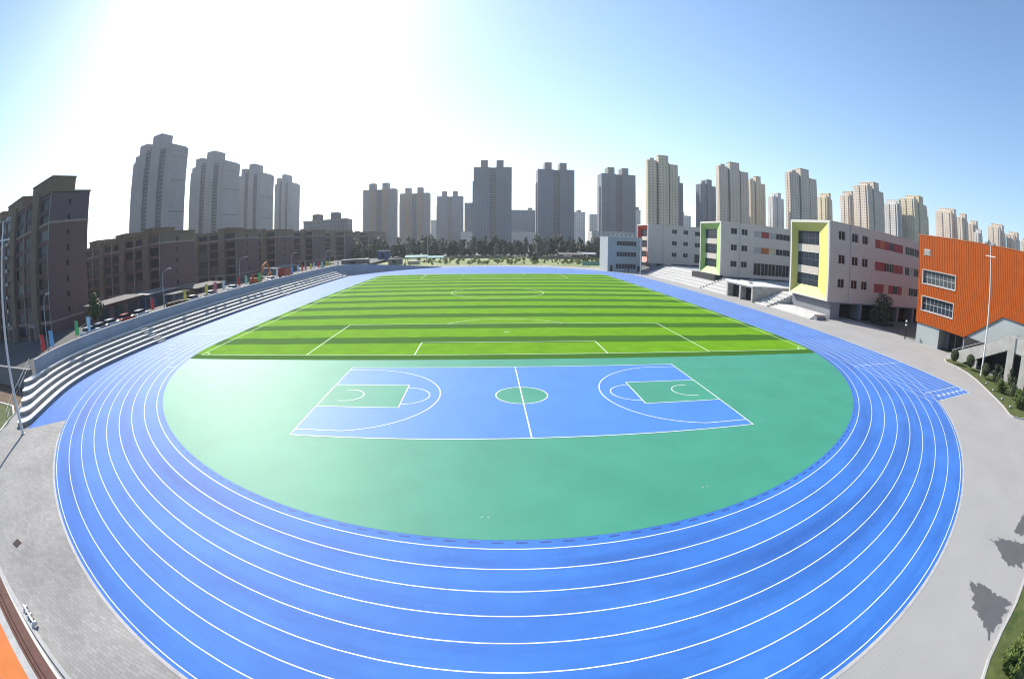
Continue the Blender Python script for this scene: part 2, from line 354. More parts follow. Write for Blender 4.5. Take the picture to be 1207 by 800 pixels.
ribbon(mb, [(0, -7.5), (0, 7.5)], w, z + .002); ribbon(mb, arcp(0, 0, 1.8, 0, 360, 60), w, z + .001)
for s in (-1, 1):
    ribbon(mb, [(s * 14, -2.45), (s * 8.2, -2.45)], w, z + .002); ribbon(mb, [(s * 14, 2.45), (s * 8.2, 2.45)], w, z + .002)
    ribbon(mb, [(s * 8.2, -2.49), (s * 8.2, 2.49)], w, z + .003)
    ribbon(mb, [(s * x, y) for x, y in [(8.2 - 1.8 * cos(radians(t)), 1.8 * sin(radians(t))) for t in range(-90, 91, 6)]], w, z + .004)
    pts = [(14, 6.6)] + [(12.42 - 6.75 * cos(radians(t)), 6.75 * sin(radians(t))) for t in [77.9 - 155.8 * i / 50 for i in range(51)]] + [(14, -6.6)]
    ribbon(mb, [(s * x, y) for x, y in pts], w, z + .003)
    ribbon(mb, [(s * x, y) for x, y in [(12.8, 1.25)] + [(12.42 - 1.25 * cos(radians(t)), 1.25 * sin(radians(t))) for t in [90 - 180 * i / 20 for i in range(21)]] + [(12.8, -1.25)]], w, z + .003)
struct(mb, 'court_line', LINE)
for x, y in ((-14.6, -14.0), (-2.6, -15.4), (7.4, -14.2), (14.9, -7.2), (-22.5, -2.6), (-17.6, 3.1), (20.5, -9.5)):
    mb = MB()
    for q in (-.13, .13): mb.box(x + q - .03, x + q + .03, y - .04, y + .04, .006, .011)
    o = mb.build('socket_cover', KERB); tag(o, kind='structure')
# football markings
GY, FW, FL = 12.0, 33.65, 104.2
mb = MB(); w = 0.12; z = 0.016
ribbon(mb, [(-FW, GY), (FW, GY)], w, z); ribbon(mb, [(-FW, GY + FL), (FW, GY + FL)], w, z)
for s in (-1, 1): ribbon(mb, [(s * FW, GY), (s * FW, GY + FL)], w, z + .001)
ribbon(mb, [(-FW, GY + FL / 2), (FW, GY + FL / 2)], w, z + .001); ribbon(mb, arcp(0, GY + FL / 2, 9.15, 0, 360, 80), w, z + .002)
for y0, s in ((GY, 1), (GY + FL, -1)):
    for hw, dp in ((20.16, 16.5), (9.16, 5.5)):
        ribbon(mb, [(-hw, y0), (-hw, y0 + s * dp)], w, z + .002); ribbon(mb, [(hw, y0), (hw, y0 + s * dp)], w, z + .002)
        ribbon(mb, [(-hw, y0 + s * dp), (hw, y0 + s * dp)], w, z + .003)
    ribbon(mb, [(-.35, y0 + s * 11), (.35, y0 + s * 11)], .25, z + .002)
    a = math.degrees(math.acos(5.5 / 9.15))
    ribbon(mb, [(9.15 * sin(radians(t)), y0 + s * (11 + 9.15 * cos(radians(t)))) for t in [-a + 2 * a * i / 30 for i in range(31)]], w, z + .004)
    for q in (-1, 1): ribbon(mb, [(q * (FW - cos(radians(t))), y0 + s * sin(radians(t))) for t in range(0, 91, 10)], w, z + .003)
struct(mb, 'pitch_line', LINE_TURF)

# ---- foreground borders and beds
mb = MB(); mb.prism([(-24.6, -27.6), (-15.2, -29.62), (-15.3, -29.85), (-24.6, -27.9)], -0.02, 0.10); struct(mb, 'kerb', KERB)
def bed(outer, closing, kname):
    """Lawn inside a line of kerb stones."""
    m = MB(); n = len(outer); L = []
    for i, (x, y) in enumerate(outer):
        a = Vector(outer[max(i - 1, 0)]); b = Vector(outer[min(i + 1, n - 1)]); t = (b - a).normalized(); L.append(((x, y), (x + t.y * .16, y - t.x * .16)))
    m.prism([p for p, _ in L] + [q for _, q in L][::-1], -.02, .10); struct(m, kname, KERB)
    struct(MB().poly([q for _, q in L] + closing, .05), 'lawn', LAWN)
bed([(11.7, -32.5), (12.9, -31.88), (14.7, -31.42), (17.0, -31.1), (19.4, -30.55), (21.4, -29.55), (23.5, -29.1), (27.0, -29.0)], [(27, -60), (11.7, -60)], 'bed_kerb')
bed([(60.0, -24.5), (47.6, -19.4), (45.2, -18.6), (44.2, -17.5), (44.4, -16.6), (46.4, -14.6), (49.6, -10.4), (53.0, -6.0), (54.6, -3.4), (55.7, -0.6), (56.0, 2.2), (57.5, 3.6)], [(60.1, 3.4)], 'bed_kerb')
# wet patches on the pale concrete
def blot(mb, outline, seed, z=0.004, amp=.06):
    """Star-shaped ragged patch: the outline is resampled, feathered and filled as a fan about its middle."""
    rnd = random.Random(seed); c = Vector((sum(p[0] for p in outline) / len(outline), sum(p[1] for p in outline) / len(outline)))
    pts = []
    for i, p in enumerate(outline):
        q = outline[(i + 1) % len(outline)]; n = max(3, int(hypot(q[0] - p[0], q[1] - p[1]) / .045))
        for k in range(n):
            v = Vector((p[0] + (q[0] - p[0]) * k / n, p[1] + (q[1] - p[1]) * k / n)); v = c + (v - c) * (1 + rnd.uniform(-amp, amp * .6) + .22 * mnoise.noise(Vector((v.x * 3.4, v.y * 3.4, seed))) + .10 * mnoise.noise(Vector((v.x * 9, v.y * 9, seed))))
            pts.append(v)
    pts.sort(key=lambda v: atan2(v.y - c.y, v.x - c.x))
    cv = mb.bm.verts.new((c.x, c.y, z)); vs = [mb.bm.verts.new((v.x, v.y, z)) for v in pts]
    for a, b in zip(vs, vs[1:] + vs[:1]): mb.bm.faces.new((cv, a, b))
    for _ in range(14):      # loose specks off the edge
        p = rnd.choice(pts); p = c + (p - c) * rnd.uniform(1.04, 1.18); r = rnd.uniform(.02, .06); w = rnd.uniform(0, 6)
        mb.bm.faces.new([mb.bm.verts.new((p.x + r * cos(w + t) * rnd.uniform(.7, 1.3), p.y + r * sin(w + t), z)) for t in (0, 1.2, 2.5, 3.8, 5.0)])
mb = MB()
blot(mb, [(15.67, -27.62), (15.85, -27.96), (16.23, -28.32), (16.37, -29.06), (16.37, -29.67), (16.67, -30.07), (16.82, -30.77), (15.43, -30.99), (14.51, -31.02), (13.85, -31.05), (14.17, -30.56), (14.25, -29.8), (14.56, -29.01), (15.02, -28.35)], 1)
blot(mb, [(19.9, -26.78), (20.62, -26.96), (21.16, -27.77), (22.06, -28.94), (21.25, -29.9), (19.85, -29.93), (19.14, -29.22), (19.06, -28.53), (19.49, -27.69)], 2)
blot(mb, [(22.38, -27.56), (25.34, -27.25), (25.62, -28.32), (23.65, -28.94), (22.43, -28.33)], 3)
struct(mb, 'wet_patch', STAIN)

# ------------------------------------------------------------------ left foreground: orange deck with brown stone border
mb = MB()
def strip(mb, off0, off1, z0, z1):
    a = Vector((-40.0, -23.75)); b = Vector((-10.0, -31.45)); d = (b - a).normalized(); n = Vector((d.y, -d.x))
    mb.prism([tuple(a + n * off0), tuple(b + n * off0), tuple(b + n * off1), tuple(a + n * off1)], z0, z1)
def border(name, pieces, mat):
    m = MB()
    for p in pieces: strip(m, *p)
    return struct(m, name, mat)
deck = border('orange_deck', [(1.75, 16.0, -.02, .30)], ORANGE_FLOOR)
border('deck_edge', [(1.22, 1.75, -.02, .285)], KERB)
border('brown_step', [(0.20, 0.78, -.02, .12), (0.86, 1.02, -.02, .22), (1.08, 1.21, -.02, .26)], BROWN)
border('step_joint', [(0.78, 0.86, -.02, .10), (1.02, 1.08, -.02, .18)], BROWN_D)
border('deck_kerb', [(0.0, 0.20, -.02, .08)], PALETRIM)
# ------------------------------------------------------------------ grandstand on the left
def frames(pts):
    out = []
    for i, p in enumerate(pts):
        a = Vector(pts[max(i - 1, 0)]); b = Vector(pts[min(i + 1, len(pts) - 1)]); t = (b - a).normalized(); out.append((Vector(p), t, Vector((-t.y, t.x))))
    return out
def dense(pts, step=1.0):
    out = []
    for p, q in zip(pts, pts[1:]):
        L = hypot(q[0] - p[0], q[1] - p[1]); n = max(1, int(L / step))
        out += [(p[0] + (q[0] - p[0]) * k / n, p[1] + (q[1] - p[1]) * k / n) for k in range(n)]
    return out + [pts[-1]]
def smooth(pts, it=3):
    for _ in range(it):
        pts = [pts[0]] + [tuple((Vector(pts[i - 1]) + Vector(pts[i]) * 2 + Vector(pts[i + 1])) / 4) for i in range(1, len(pts) - 1)] + [pts[-1]]
    return pts
FL_ = smooth(dense(FRONT, 0.8), 6); FR = frames(FL_)
arclen = [0]
for p, q in zip(FL_, FL_[1:]): arclen.append(arclen[-1] + hypot(q[0] - p[0], q[1] - p[1]))
TD, TH, NT = 0.95, 0.42, 5
def offs(o, s0, s1):
    pts = [tuple(f[0] + f[2] * o) for f, s in zip(FR, arclen) if s0 <= s <= s1]
    return pts
stand = thing('grandstand', 'long curved concrete grandstand of five white topped tiers below the grey wall', 'grandstand', (-46, 0, 0))
stand_loc = Vector((-46, 0, 0))
def rel(pts, L): return [(x - L.x, y - L.y) for x, y in pts]
S1 = arclen[-1]
def tier_nose(k):
    s0 = 1.3 + 2.0 * k; i = min(range(len(arclen)), key=lambda j: abs(arclen[j] - s0)); t, n = FR[i][1], FR[i][2]
    b = FR[i][0] + n * TD * k; w_ = 2.1 if k == 0 else 1.75
    return s0, [tuple(b + n * (w_ / 2 * (1 + cos(pi * q / 16))) - t * (1.15 * sin(pi * q / 16) + .35 * (1 + cos(pi * q / 16)) / 2)) for q in range(0, 17)]
NOSE = [tier_nose(k) for k in range(NT)]
for k in range(NT):
    s0, nose = NOSE[k]; front = offs(TD * k, s0, S1 - 0.5 * k); sb = NOSE[-1][0] + 1.0
    back = offs(TD * NT + .02, sb, S1 - 0.5 * k)[::-1]
    side = [NOSE[j][1][0] for j in range(NT - 1, k, -1)]
    poly = front + back + side + nose[:-1]
    r = MB(); r.prism(rel(poly, stand_loc), TH * k + .001, TH * (k + 1) - .07); r.build('riser', RISER_SHADE, stand)
    r = MB(); r.prism(rel(poly, stand_loc), TH * (k + 1) - .07, TH * (k + 1)); r.build('bench_top', CONC_TOP, stand)  # top paler than its riser: sunlit and shaded tones put into the colours
# aisles: half-height steps set on the tiers
def at_s(s, o):
    i = min(range(len(arclen)), key=lambda j: abs(arclen[j] - s)); return FR[i][0] + FR[i][2] * o, FR[i][1], FR[i][2]
for s in (34.0, 82.0, 127.0):
    m = MB()
    for k in range(NT - 1):
        for h in (0,):
            p, t, n = at_s(s, TD * (k + 1)); w = 0.9
            q = [p - t * w, p + t * w, p + t * w - n * .42, p - t * w - n * .42]
            m.prism(rel([tuple(v) for v in q], stand_loc), TH * (k + 1) + .002, TH * (k + 1) + .21)
    p, t, n = at_s(s, 0); q = [p - t * .9, p + t * .9, p + t * .9 - n * .4, p - t * .9 - n * .4]
    m.prism(rel([tuple(v) for v in q], stand_loc), .012, .21); m.build('aisle_step', CONC, stand)
# grey wall behind the tiers and on round the far bend
WP = [tuple(f[0] + f[2] * (TD * NT + .05)) for f, s in zip(FR, arclen) if s >= 10.4]
bend = [(TX + (46.3 + 4.75 * max(0, 1 - i / 5)) * cos(a), TY + TL + (46.3 + 4.75 * max(0, 1 - i / 5)) * sin(a)) for i, a in enumerate([radians(170 - 4.0 * j) for j in range(15)])]
wall_pts = smooth(WP + bend, 2)
wf = frames(wall_pts); n_w = len(wall_pts); n_b = len(bend)
m = MB(); vs = []
for i, (p, t, n) in enumerate(wf):
    j = i - (n_w - n_b); zt = 3.45 if j < 2 else max(0.25, 3.45 - 3.2 * ((j - 2) / (n_b - 3)) ** 1.0)
    vs.append([m.bm.verts.new((*(p)[:], -.02)), m.bm.verts.new((p.x, p.y, zt)), m.bm.verts.new((p.x + n.x * .3, p.y + n.y * .3, zt)), m.bm.verts.new((p.x + n.x * .3, p.y + n.y * .3, -.02))])
for a, b in zip(vs, vs[1:]):
    for k in range(3): m.bm.faces.new((a[k], b[k], b[k + 1], a[k + 1]))
m.bm.faces.new(vs[0]); m.bm.faces.new(vs[-1])
wall = m.build('retaining_wall', WALLGREY); tag(wall, 'smooth blue-grey wall along the back of the grandstand and round the far bend', 'wall')
m = MB()
for a, b in zip(wf, wf[1:]):
    if a[0].y < 117:
        o = a[2] * -.06; q = a[2] * .36
        m.bm.faces.new([m.bm.verts.new((*v, 3.50)) for v in ((a[0] + o)[:], (b[0] + b[2] * -.06)[:], (b[0] + b[2] * .36)[:], (a[0] + q)[:])])
        m.bm.faces.new([m.bm.verts.new(v) for v in ((*(a[0] + o)[:], 3.43), (*(b[0] + b[2] * -.06)[:], 3.43), (*(b[0] + b[2] * -.06)[:], 3.50), (*(a[0] + o)[:], 3.50))])
cp = m.build('coping', KERB, wall)

# near end: handrails, brick wall, lawn and soil beside the stand
m = MB()
for s, o in ((4.2, 3.3),):
    pass
P = [(-43.0, -14.3, 0), (-44.6, -12.4, .5), (-46.2, -10.6, 1.1), (-47.8, -8.0, 1.7), (-50.2, -5.0, 2.3)]
rail = thing('handrail', 'grey metal handrail climbing beside the near end of the grandstand', 'handrail', (-45, -11, 0))
m = MB()
RP = [(-44.4, -14.2, 0.0), (-45.6, -12.9, 0.0), (-46.7, -11.5, 0.0), (-47.7, -9.7, 0.0), (-49.3, -7.5, 0.0), (-50.9, -5.4, 0.0)]
RZ = [1.0, 1.4, 1.8, 2.3, 2.9, 3.5]
for h in (0, -.5): m.tube([(x + 45, y + 11, z + h) for (x, y, _), z in zip(RP, RZ)], .035, 6)
m.build('rail', METAL, rail)
for (x, y, _), z in zip(RP, RZ):
    m = MB(); m.tube([(x + 45, y + 11, -.02), (x + 45, y + 11, z)], .04, 6); m.build('post', METAL, rail)
m = MB(); m.box(-76, -51.6, -5.2, -4.8, -.03, 2.1); bw = m.build('boundary_wall', GREYBRICK)
tag(bw, 'low grey brick boundary wall running off left from the grandstand end', 'wall')
m = MB(); m.box(-76.1, -51.5, -5.3, -4.7, 2.1, 2.22); m.build('coping', GREYBRICK, bw)
struct(MB().poly([(-42.3, -17.6), (-43.8, -15.9), (-45.3, -13.9), (-46.3, -12.2), (-49.5, -10.6), (-54, -10.8), (-66, -14), (-66, -30), (-52, -26)], 0.01), 'lawn', LAWN)
struct(MB().poly([(-46.3, -12.2), (-49.5, -9.0), (-51.5, -5.4), (-76, -5.4), (-76, -14), (-66, -14), (-54, -10.8), (-49.5, -10.6)], 0.004), 'soil', SOIL)
m = MB(); ribbon(m, [(-43.6, -16.2), (-45.2, -14.0), (-46.2, -12.25), (-49.5, -10.6), (-54, -10.75), (-66, -14)], .3, 0.06); struct(m, 'lawn_edging', PALETRIM)

# ------------------------------------------------------------------ walls with real openings
def holes_wall(m, fn, u0, u1, z0, z1, holes, depth):
    """fn(u,z,d) -> point; d runs inwards. Leaves the holes open and adds their reveals."""
    us = sorted({u0, u1} | {h[0] for h in holes} | {h[1] for h in holes}); zs = sorted({z0, z1} | {h[2] for h in holes} | {h[3] for h in holes})
    for a, b in zip(us, us[1:]):
        run = None
        for c, d in zip(zs, zs[1:]):
            um, zm = (a + b) / 2, (c + d) / 2
            solid = not any(h[0] < um < h[1] and h[2] < zm < h[3] for h in holes)
            if solid: run = (run[0], d) if run else (c, d)
            if run and (not solid or d == z1):
                m.quad(fn(a, run[0], 0), fn(b, run[0], 0), fn(b, run[1], 0), fn(a, run[1], 0)); run = None
    for a, b, c, d in holes:
        m.quad(fn(a, c, 0), fn(b, c, 0), fn(b, c, depth), fn(a, c, depth)); m.quad(fn(a, d, 0), fn(b, d, 0), fn(b, d, depth), fn(a, d, depth))
        m.quad(fn(a, c, 0), fn(a, d, 0), fn(a, d, depth), fn(a, c, depth)); m.quad(fn(b, c, 0), fn(b, d, 0), fn(b, d, depth), fn(b, c, depth))
def slab(m, fn, u0, u1, z0, z1, d0, d1):
    c = [fn(u, z, d) for d in (d0, d1) for z in (z0, z1) for u in (u0, u1)]
    v = [m.bm.verts.new(p) for p in c]
    for f in ((0, 1, 3, 2), (4, 6, 7, 5), (0, 4, 5, 1), (2, 3, 7, 6), (0, 2, 6, 4), (1, 5, 7, 3)): m.bm.faces.new([v[i] for i in f])
def window(parent, fn, h, depth, mull=1, glass=GLASS, frame=FRAME, bars=0, name='window'):
    a, b, c, d = h; t = .07
    m = MB()
    for q in ((a, b, c, c + t), (a, b, d - t, d)): slab(m, fn, *q, depth - .08, depth - .005)
    for q in ((a, a + t), (b - t, b)): slab(m, fn, *q, c + t, d - t, depth - .08, depth - .005)
    for i in range(mull): u = a + (b - a) * (i + 1) / (mull + 1); slab(m, fn, u - t / 2, u + t / 2, c + t, d - t, depth - .08, depth - .005)
    for i in range(bars): zz = c + (d - c) * (i + 1) / (bars + 1); slab(m, fn, a + t, b - t, zz - t / 2, zz + t / 2, depth - .075, depth - .008)
    o = m.build(name, frame, parent)
    m = MB(); slab(m, fn, a + .002, b - .002, c + .002, d - .002, depth - .04, depth + .03); m.build('pane', glass, o)
    return o

# ------------------------------------------------------------------ school wings on the right
def wing(label, X0, Y0, frame_mat, length, small, ribbons, ground_open=True, voids=False, wid=13.0, zb=3.1, zt=17.3, body=SCHOOL):
    t = thing('school_wing', label, 'school building', (X0, Y0, 0), 0, 'school wings beside the track')
    S_ = lambda u, z, d: (u, d, z)
    rows = [(14.3, 15.8), (10.0, 11.5), (5.7, 7.2)]
    holes = []; wins = []
    for a, b in rows:
        for u in small: holes.append((u, u + 1.95, a, b + .1)); wins.append((u, u + 1.95, a, b + .1))
    ribs = []
    for ri, (a, b) in enumerate(rows):
        for (u0, u1, segs) in ribbons:
            h = (u0, u1, a - .25 - (1.6 if voids and ri == 2 else 0), b - .05); holes.append(h); ribs.append((h, segs[ri] if isinstance(segs, tuple) else segs, ri))
    gh = []
    if ground_open:
        for u in (3.6, 10.6, 17.6, 24.6, 31.6): gh.append((u, u + 6.2, -.02, 2.85))
    m = MB(); holes_wall(m, S_, 0.35, length, zb, zt, holes, .25)
    m.box(0.35, length, 0, wid, zb, zt, skip='s' + 'w'); m.build('wall', body, t)
    m = MB(); holes_wall(m, S_, 1.0, length, -.02, zb, gh, 3.0); m.box(1.0, length, 0, wid, -.02, zb - .002, skip='st'); m.build('ground_storey', SCHOOL_D, t)  # dark grey puts the shade of the ground storey into its colour
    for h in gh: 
        mm = MB(); slab(mm, S_, h[0] - .1, h[1] + .1, h[2], h[3] - .003, 2.9, 3.1); mm.build('bay_shade_panel', DARK, t)  # dark back panel, the shade inside the open bay put into its colour
    for h in wins: window(t, S_, h, .25, 1)
    for h, segs, ri in ribs:
        u0, u1, a, b = h; n = len(segs); w = (u1 - u0) / n
        for i, sname in enumerate(segs):
            ua, ub = u0 + w * i, u0 + w * (i + 1)
            cell = (ua + .01, ub - .01, a + .01, b - .01)
            if sname in 'gp': window(t, S_, cell, .25, 1, GLASS if sname == 'g' else PALEGLASS)
            else:
                mm = MB(); slab(mm, S_, *cell, .10, .26); mm.build('coloured_panel', dict(r=DARKRED, o=RUST, c=CREAM, w=PALETRIM)[sname], t)
    m = MB(); m.box(0.2, length, -.12, wid + .1, zt, zt + .12); m.build('coping', PALETRIM, t)
    m = MB()
    for u in (6.05,): m.tube([(u, -.12, zb + .05), (u, -.12, zt - .05)], .07, 6)
    m.build('downpipe', FRAME, t)
    # gable: splayed portal facing the track
    W_ = lambda u, z, d: (d, u, z)
    oy0, oy1, oz0, oz1 = 0.45, wid - .45, zb + .3, zt - .35; iy0, iy1, iz0, iz1 = 4.7, wid - 1.1, zb + 2.0, zt - 1.9; dp = 1.3
    m = MB()
    holes_wall(m, W_, 0, wid, zb, zt, [(oy0, oy1, oz0, oz1)], .02); 
    m.quad((0, 0, zb), (0.36, 0, zb), (0.36, 0, zt), (0, 0, zt)); m.quad((0, wid, zb), (0.36, wid, zb), (0.36, wid, zt), (0, wid, zt))
    m.quad((0, 0, zt), (0, wid, zt), (0.36, wid, zt), (0.36, 0, zt)); m.quad((0, 0, zb), (0, wid, zb), (1.0, wid, zb), (1.0, 0, zb))
    m.build('gable_frame', PALETRIM, t)
    O = [W_(oy0, oz0, .02), W_(oy1, oz0, .02), W_(oy1, oz1, .02), W_(oy0, oz1, .02)]; I = [W_(iy0, iz0, dp), W_(iy1, iz0, dp), W_(iy1, iz1, dp), W_(iy0, iz1, dp)]
    m = MB()
    for i in range(4): j = (i + 1) % 4; m.quad(O[i], O[j], I[j], I[i])
    m.build('splayed_surround', frame_mat, t)
    hh = iz1 - iz0; cuts = [iz0, iz0 + hh * .215, iz0 + hh * .355, iz0 + hh * .61, iz0 + hh * .75, iz1]
    for k in range(5):
        cell = (iy0, iy1, cuts[k], cuts[k + 1])
        if k % 2 == 0:
            window(t, W_, cell, dp + .08, 5, GLASS_B, ROOFDARK, bars=1)
        else:
            mm = MB(); slab(mm, W_, *cell, dp - .05, dp + .3); mm.build('spandrel', SCHOOL, t)
    return t
wing('pale grey school wing with tall yellow portal gable beside the orange building', 56.0, 33.7, YELLOW, 46, [2.6, 6.6, 9.9],
     [(14.3, 25.4, ('rorgrr', 'rrggrr', 'rrcrgr')), (26.4, 33.0, ('ggg', 'gpg', 'cgg'))])
wing('grey school wing with lime green portal gable behind the flat-roofed kiosk', 57.2, 80.6, LIME, 44, [3.2, 6.6],
     [(10.8, 23.8, ('prpgg', 'pocgg', 'ggggg')), (24.6, 36.0, 'gggg')], voids=True)
wing('farthest school wing, its red portal gable half hidden by the blue-grey block', 56.0, 136.2, RED, 44, [9.7, 14.4],
     [(19.2, 33.0, ('grpgg', 'gopgg', 'ggggg')), (34.0, 41.0, 'ggg')], voids=True)

# podium, seating steps, kiosk
POD = 2.7
podium = thing('terrace_steps', 'short white terrace steps between the yellow gable and the kiosk', 'steps', (51.0, 47.4, 0), 0, 'terrace steps up to the school podium')
def terrace(t, L, n=9):
    for k in range(n):
        x0 = .85 * k; m = MB(); m.box(x0, 9.6, 0, L, POD / n * k + (.001 if k else -.02), POD / n * (k + 1) - .002); m.build('step', CONC_TOP if k % 2 == 0 else KERB, t)
terrace(podium, 5.0)
p2 = thing('terrace_steps', 'flight of white terrace steps just left of the kiosk', 'steps', (50.8, 64.8, 0), 0, 'terrace steps up to the school podium'); terrace(p2, 13.6)
p3 = thing('terrace_steps', 'widest flight of white terrace steps, in front of the lime green gable and beyond it', 'steps', (50.4, 78.6, 0), 0, 'terrace steps up to the school podium'); terrace(p3, 43.4)
struct(MB().box(60.65, 130, 46.95, 134.3, -.02, POD - .06), 'podium_floor', CONC)
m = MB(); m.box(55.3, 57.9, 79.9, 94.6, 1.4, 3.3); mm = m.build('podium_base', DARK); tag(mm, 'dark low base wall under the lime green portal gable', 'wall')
fs = thing('entrance_platform', 'low pale platform with short steps under the yellow gable', 'platform', (51.6, 33.4, 0))
for k in range(3):
    m = MB(); m.box(.9 * k, 5.3, -.0 + .5 * k, 13.6, .22 * k + (.001 if k else -.02), .22 * (k + 1)); m.build('step', CONC_TOP, fs)
# flower box / planter wall at its near end
m = MB(); m.box(52.4, 54.9, 32.3, 33.3, -.02, .55); pb = m.build('planter_box', SCHOOL_D); tag(pb, 'small dark planter box at the corner of the yellow gable', 'planter')
m = MB(); m.box(52.55, 54.75, 32.45, 33.15, .55, .62); m.build('soil', SOIL, pb)
k = thing('kiosk', 'flat-roofed pale concrete kiosk with two dark doorways set in the terrace steps', 'kiosk', (50.6, 52.7, 0))
W_ = lambda u, z, d: (d, u, z)
m = MB(); kh = [(.6, 5.2, -.01, 2.85), (5.8, 11.2, -.01, 2.85)]; holes_wall(m, W_, 0, 11.8, -.02, 3.1, kh, 1.6); m.box(0, 10.4, 0, 11.8, -.02, 3.1, skip='w'); m.build('wall', CONC, k)
for h, mt in zip(kh, (GLASS, DARK)):
    mm = MB(); slab(mm, W_, h[0] - .02, h[1] + .02, h[2], h[3], 1.55, 1.7); d_ = mm.build('door', mt, k)
    mm = MB(); slab(mm, W_, h[0] + 1.45, h[0] + 1.55, h[2], h[3], 1.48, 1.55); mm.build('door_frame', FRAME, d_)
m = MB(); m.box(-.15, 10.5, -.12, 11.92, 3.1, 3.35); m.build('roof', CONC_TOP, k)
# long red bench-like object on its roof
m = MB(); m.box(53.0, 53.9, 58.2, 62.4, 3.35, 3.75); rb = m.build('roof_box', PALETRIM); tag(rb, 'low pale pink box lying on the kiosk roof', 'box')
# ramp parapet beside p3
m = MB(); m.profile_y([(50.1, -.02), (50.1, 1.0), (60.0, 3.6), (60.0, -.02)], 122.3, 122.7); m.profile_y([(50.1, -.02), (50.1, 1.0), (60.0, 3.6), (60.0, -.02)], 125.4, 125.8)
rp = m.build('ramp_wall', SCHOOL_D); tag(rp, 'dark sloping ramp walls beside the far terrace steps', 'ramp')
m = MB(); m.profile_y([(50.2, -.01), (50.2, .2), (60.0, 2.7), (60.0, -.01)], 122.7, 125.4); m.build('ramp_floor', KERB, rp)
# blue-grey block
bl = thing('office_block', 'small blue-grey three-storey block with three dark window bands at the far corner', 'building', (39.8, 132.0, 0))
S_ = lambda u, z, d: (u, d, z)
bh = [(3.2, 10.5, 9.0, 10.7), (3.2, 10.5, 5.2, 6.9), (3.0, 10.4, .9, 2.7)]
m = MB(); holes_wall(m, S_, 0, 12.6, -.02, 11.9, bh, .35); m.box(0, 12.6, 0, 12, -.02, 11.9, skip='s'); m.build('wall', SCHOOL_B, bl)
for h in bh: window(bl, S_, h, .35, 6, GLASS_B, FRAME)
m = MB(); m.box(-.08, 12.68, -.08, 12.1, 11.9, 12.1); m.build('coping', KERB, bl)
for u in (.9, 11.0):
    m = MB(); m.box(u, u + .9, -.06, .0, 0, 2.1); m.build('door', BLACK, bl)
# flag pole by the block
fp = thing('flagpole', 'thin white pole standing at the right corner of the blue-grey block', 'pole', (47.6, 119.0, 0))
m = MB(); m.tube([(0, 0, 0), (0, 0, 11.6)], [.16, .09], 8); m.build('pole', WHITE, fp); m = MB(); m.lathe([(.1, 11.6), (.14, 11.72), (.02, 11.85)]); m.build('finial', METAL, fp)

# ------------------------------------------------------------------ orange building and outdoor stair
ob = thing('orange_building', 'orange ribbed-metal building with two window strips and grey base', 'school building', (63.5, 0, 0))
W_ = lambda u, z, d: (d, u, z)
oh = [(6.2, 14.25, 9.35, 11.4), (6.4, 14.2, 5.2, 7.3)]
YE, YN = -45.0, 15.5
m = MB(); holes_wall(m, W_, 3.2, YN, 3.1, 16.75, oh, .3)
m.quad(W_(3.2, 3.1, 0), W_(3.2, 16.75, 0), W_(-5.5, 16.75, 0), W_(-5.5, 7.6, 0)); m.quad(W_(-5.5, 7.6, 0), W_(-5.5, 16.75, 0), W_(YE, 16.75, 0), W_(YE, 7.6, 0))
m.box(0, 34, YE, YN, 3.1, 16.75, skip='wb'); m.quad((0, 3.2, 3.1), (34, 3.2, 3.1), (34, YN, 3.1), (0, YN, 3.1))
y = YN - .12
while y > YE:      # standing seams of the ribbed sheet
    zb = 3.1 if y > 3.2 else (3.1 + (3.2 - y) / 8.7 * 4.5 if y > -5.5 else 7.6)
    segs = [(zb + .1, 16.6)]
    if 6.1 < y < 14.4: segs = [(3.2, 4.95), (7.6, 9.1), (11.65, 16.6)]
    for a, b in segs: m.box(-.045, -.002, y - .05, y + .05, a, b)
    y -= .42
m.build('cladding', ORANGE, ob)
m = MB(); m.box(-.06, .3, YE, YN + .06, 16.75, 16.92); m.build('roof_edge', RUST, ob)
for i, h in enumerate(oh):
    o = window(ob, W_, h, .3, 7, GLASS_B if i else SHADEGLASS, FRAME, bars=1)
    m = MB(); a, b, c, d = h
    slab(m, W_, a - .18, b + .18, c - .16, c, -.1, .02); slab(m, W_, a - .18, b + .18, d, d + .12, -.1, .02); slab(m, W_, a - .18, a, c, d, -.1, .02); slab(m, W_, b, b + .18, c, d, -.1, .02)
    m.build('surround', FRAME, o)
m = MB(); slab(m, W_, 12.5, 14.0, 13.7, 14.7, -.09, 0)
for q in range(6): slab(m, W_, 12.6, 13.9, 13.8 + q * .14, 13.87 + q * .14, -.13, -.09)
m.build('vent', KERB, ob)
m = MB(); m.box(.25, 33.5, 9.4, YN - .3, -.02, 3.095); m.build('base_wall', SCHOOL_B, ob)
m = MB(); m.box(.10, .21, YE, 3.0, 0, 3.3); m.build('shade_panel', DARK, ob)  # dark panel added to stand for the shade under the stair
m = MB(); m.box(3.2, 33.5, 3.3, 9.39, -.02, 3.09); m.build('recess_wall', SCHOOL_D, ob)
m = MB(); m.box(3.12, 3.2, 5.2, 8.4, 0, 2.6); dd = m.build('door', DARK, ob); m = MB(); m.box(3.06, 3.12, 6.75, 6.85, 0, 2.6); m.build('door_frame', FRAME, dd)
m = MB(); m.profile_x([(3.25, -.02), (YE, -.02), (YE, 7.58), (-5.48, 7.58), (3.22, 3.09)], .22, 3.0); m.build('side_wall', SCHOOL_B, ob)
st = thing('outdoor_stair', 'grey concrete outdoor staircase on posts climbing along the orange building', 'staircase', (60.0, 0, 0))
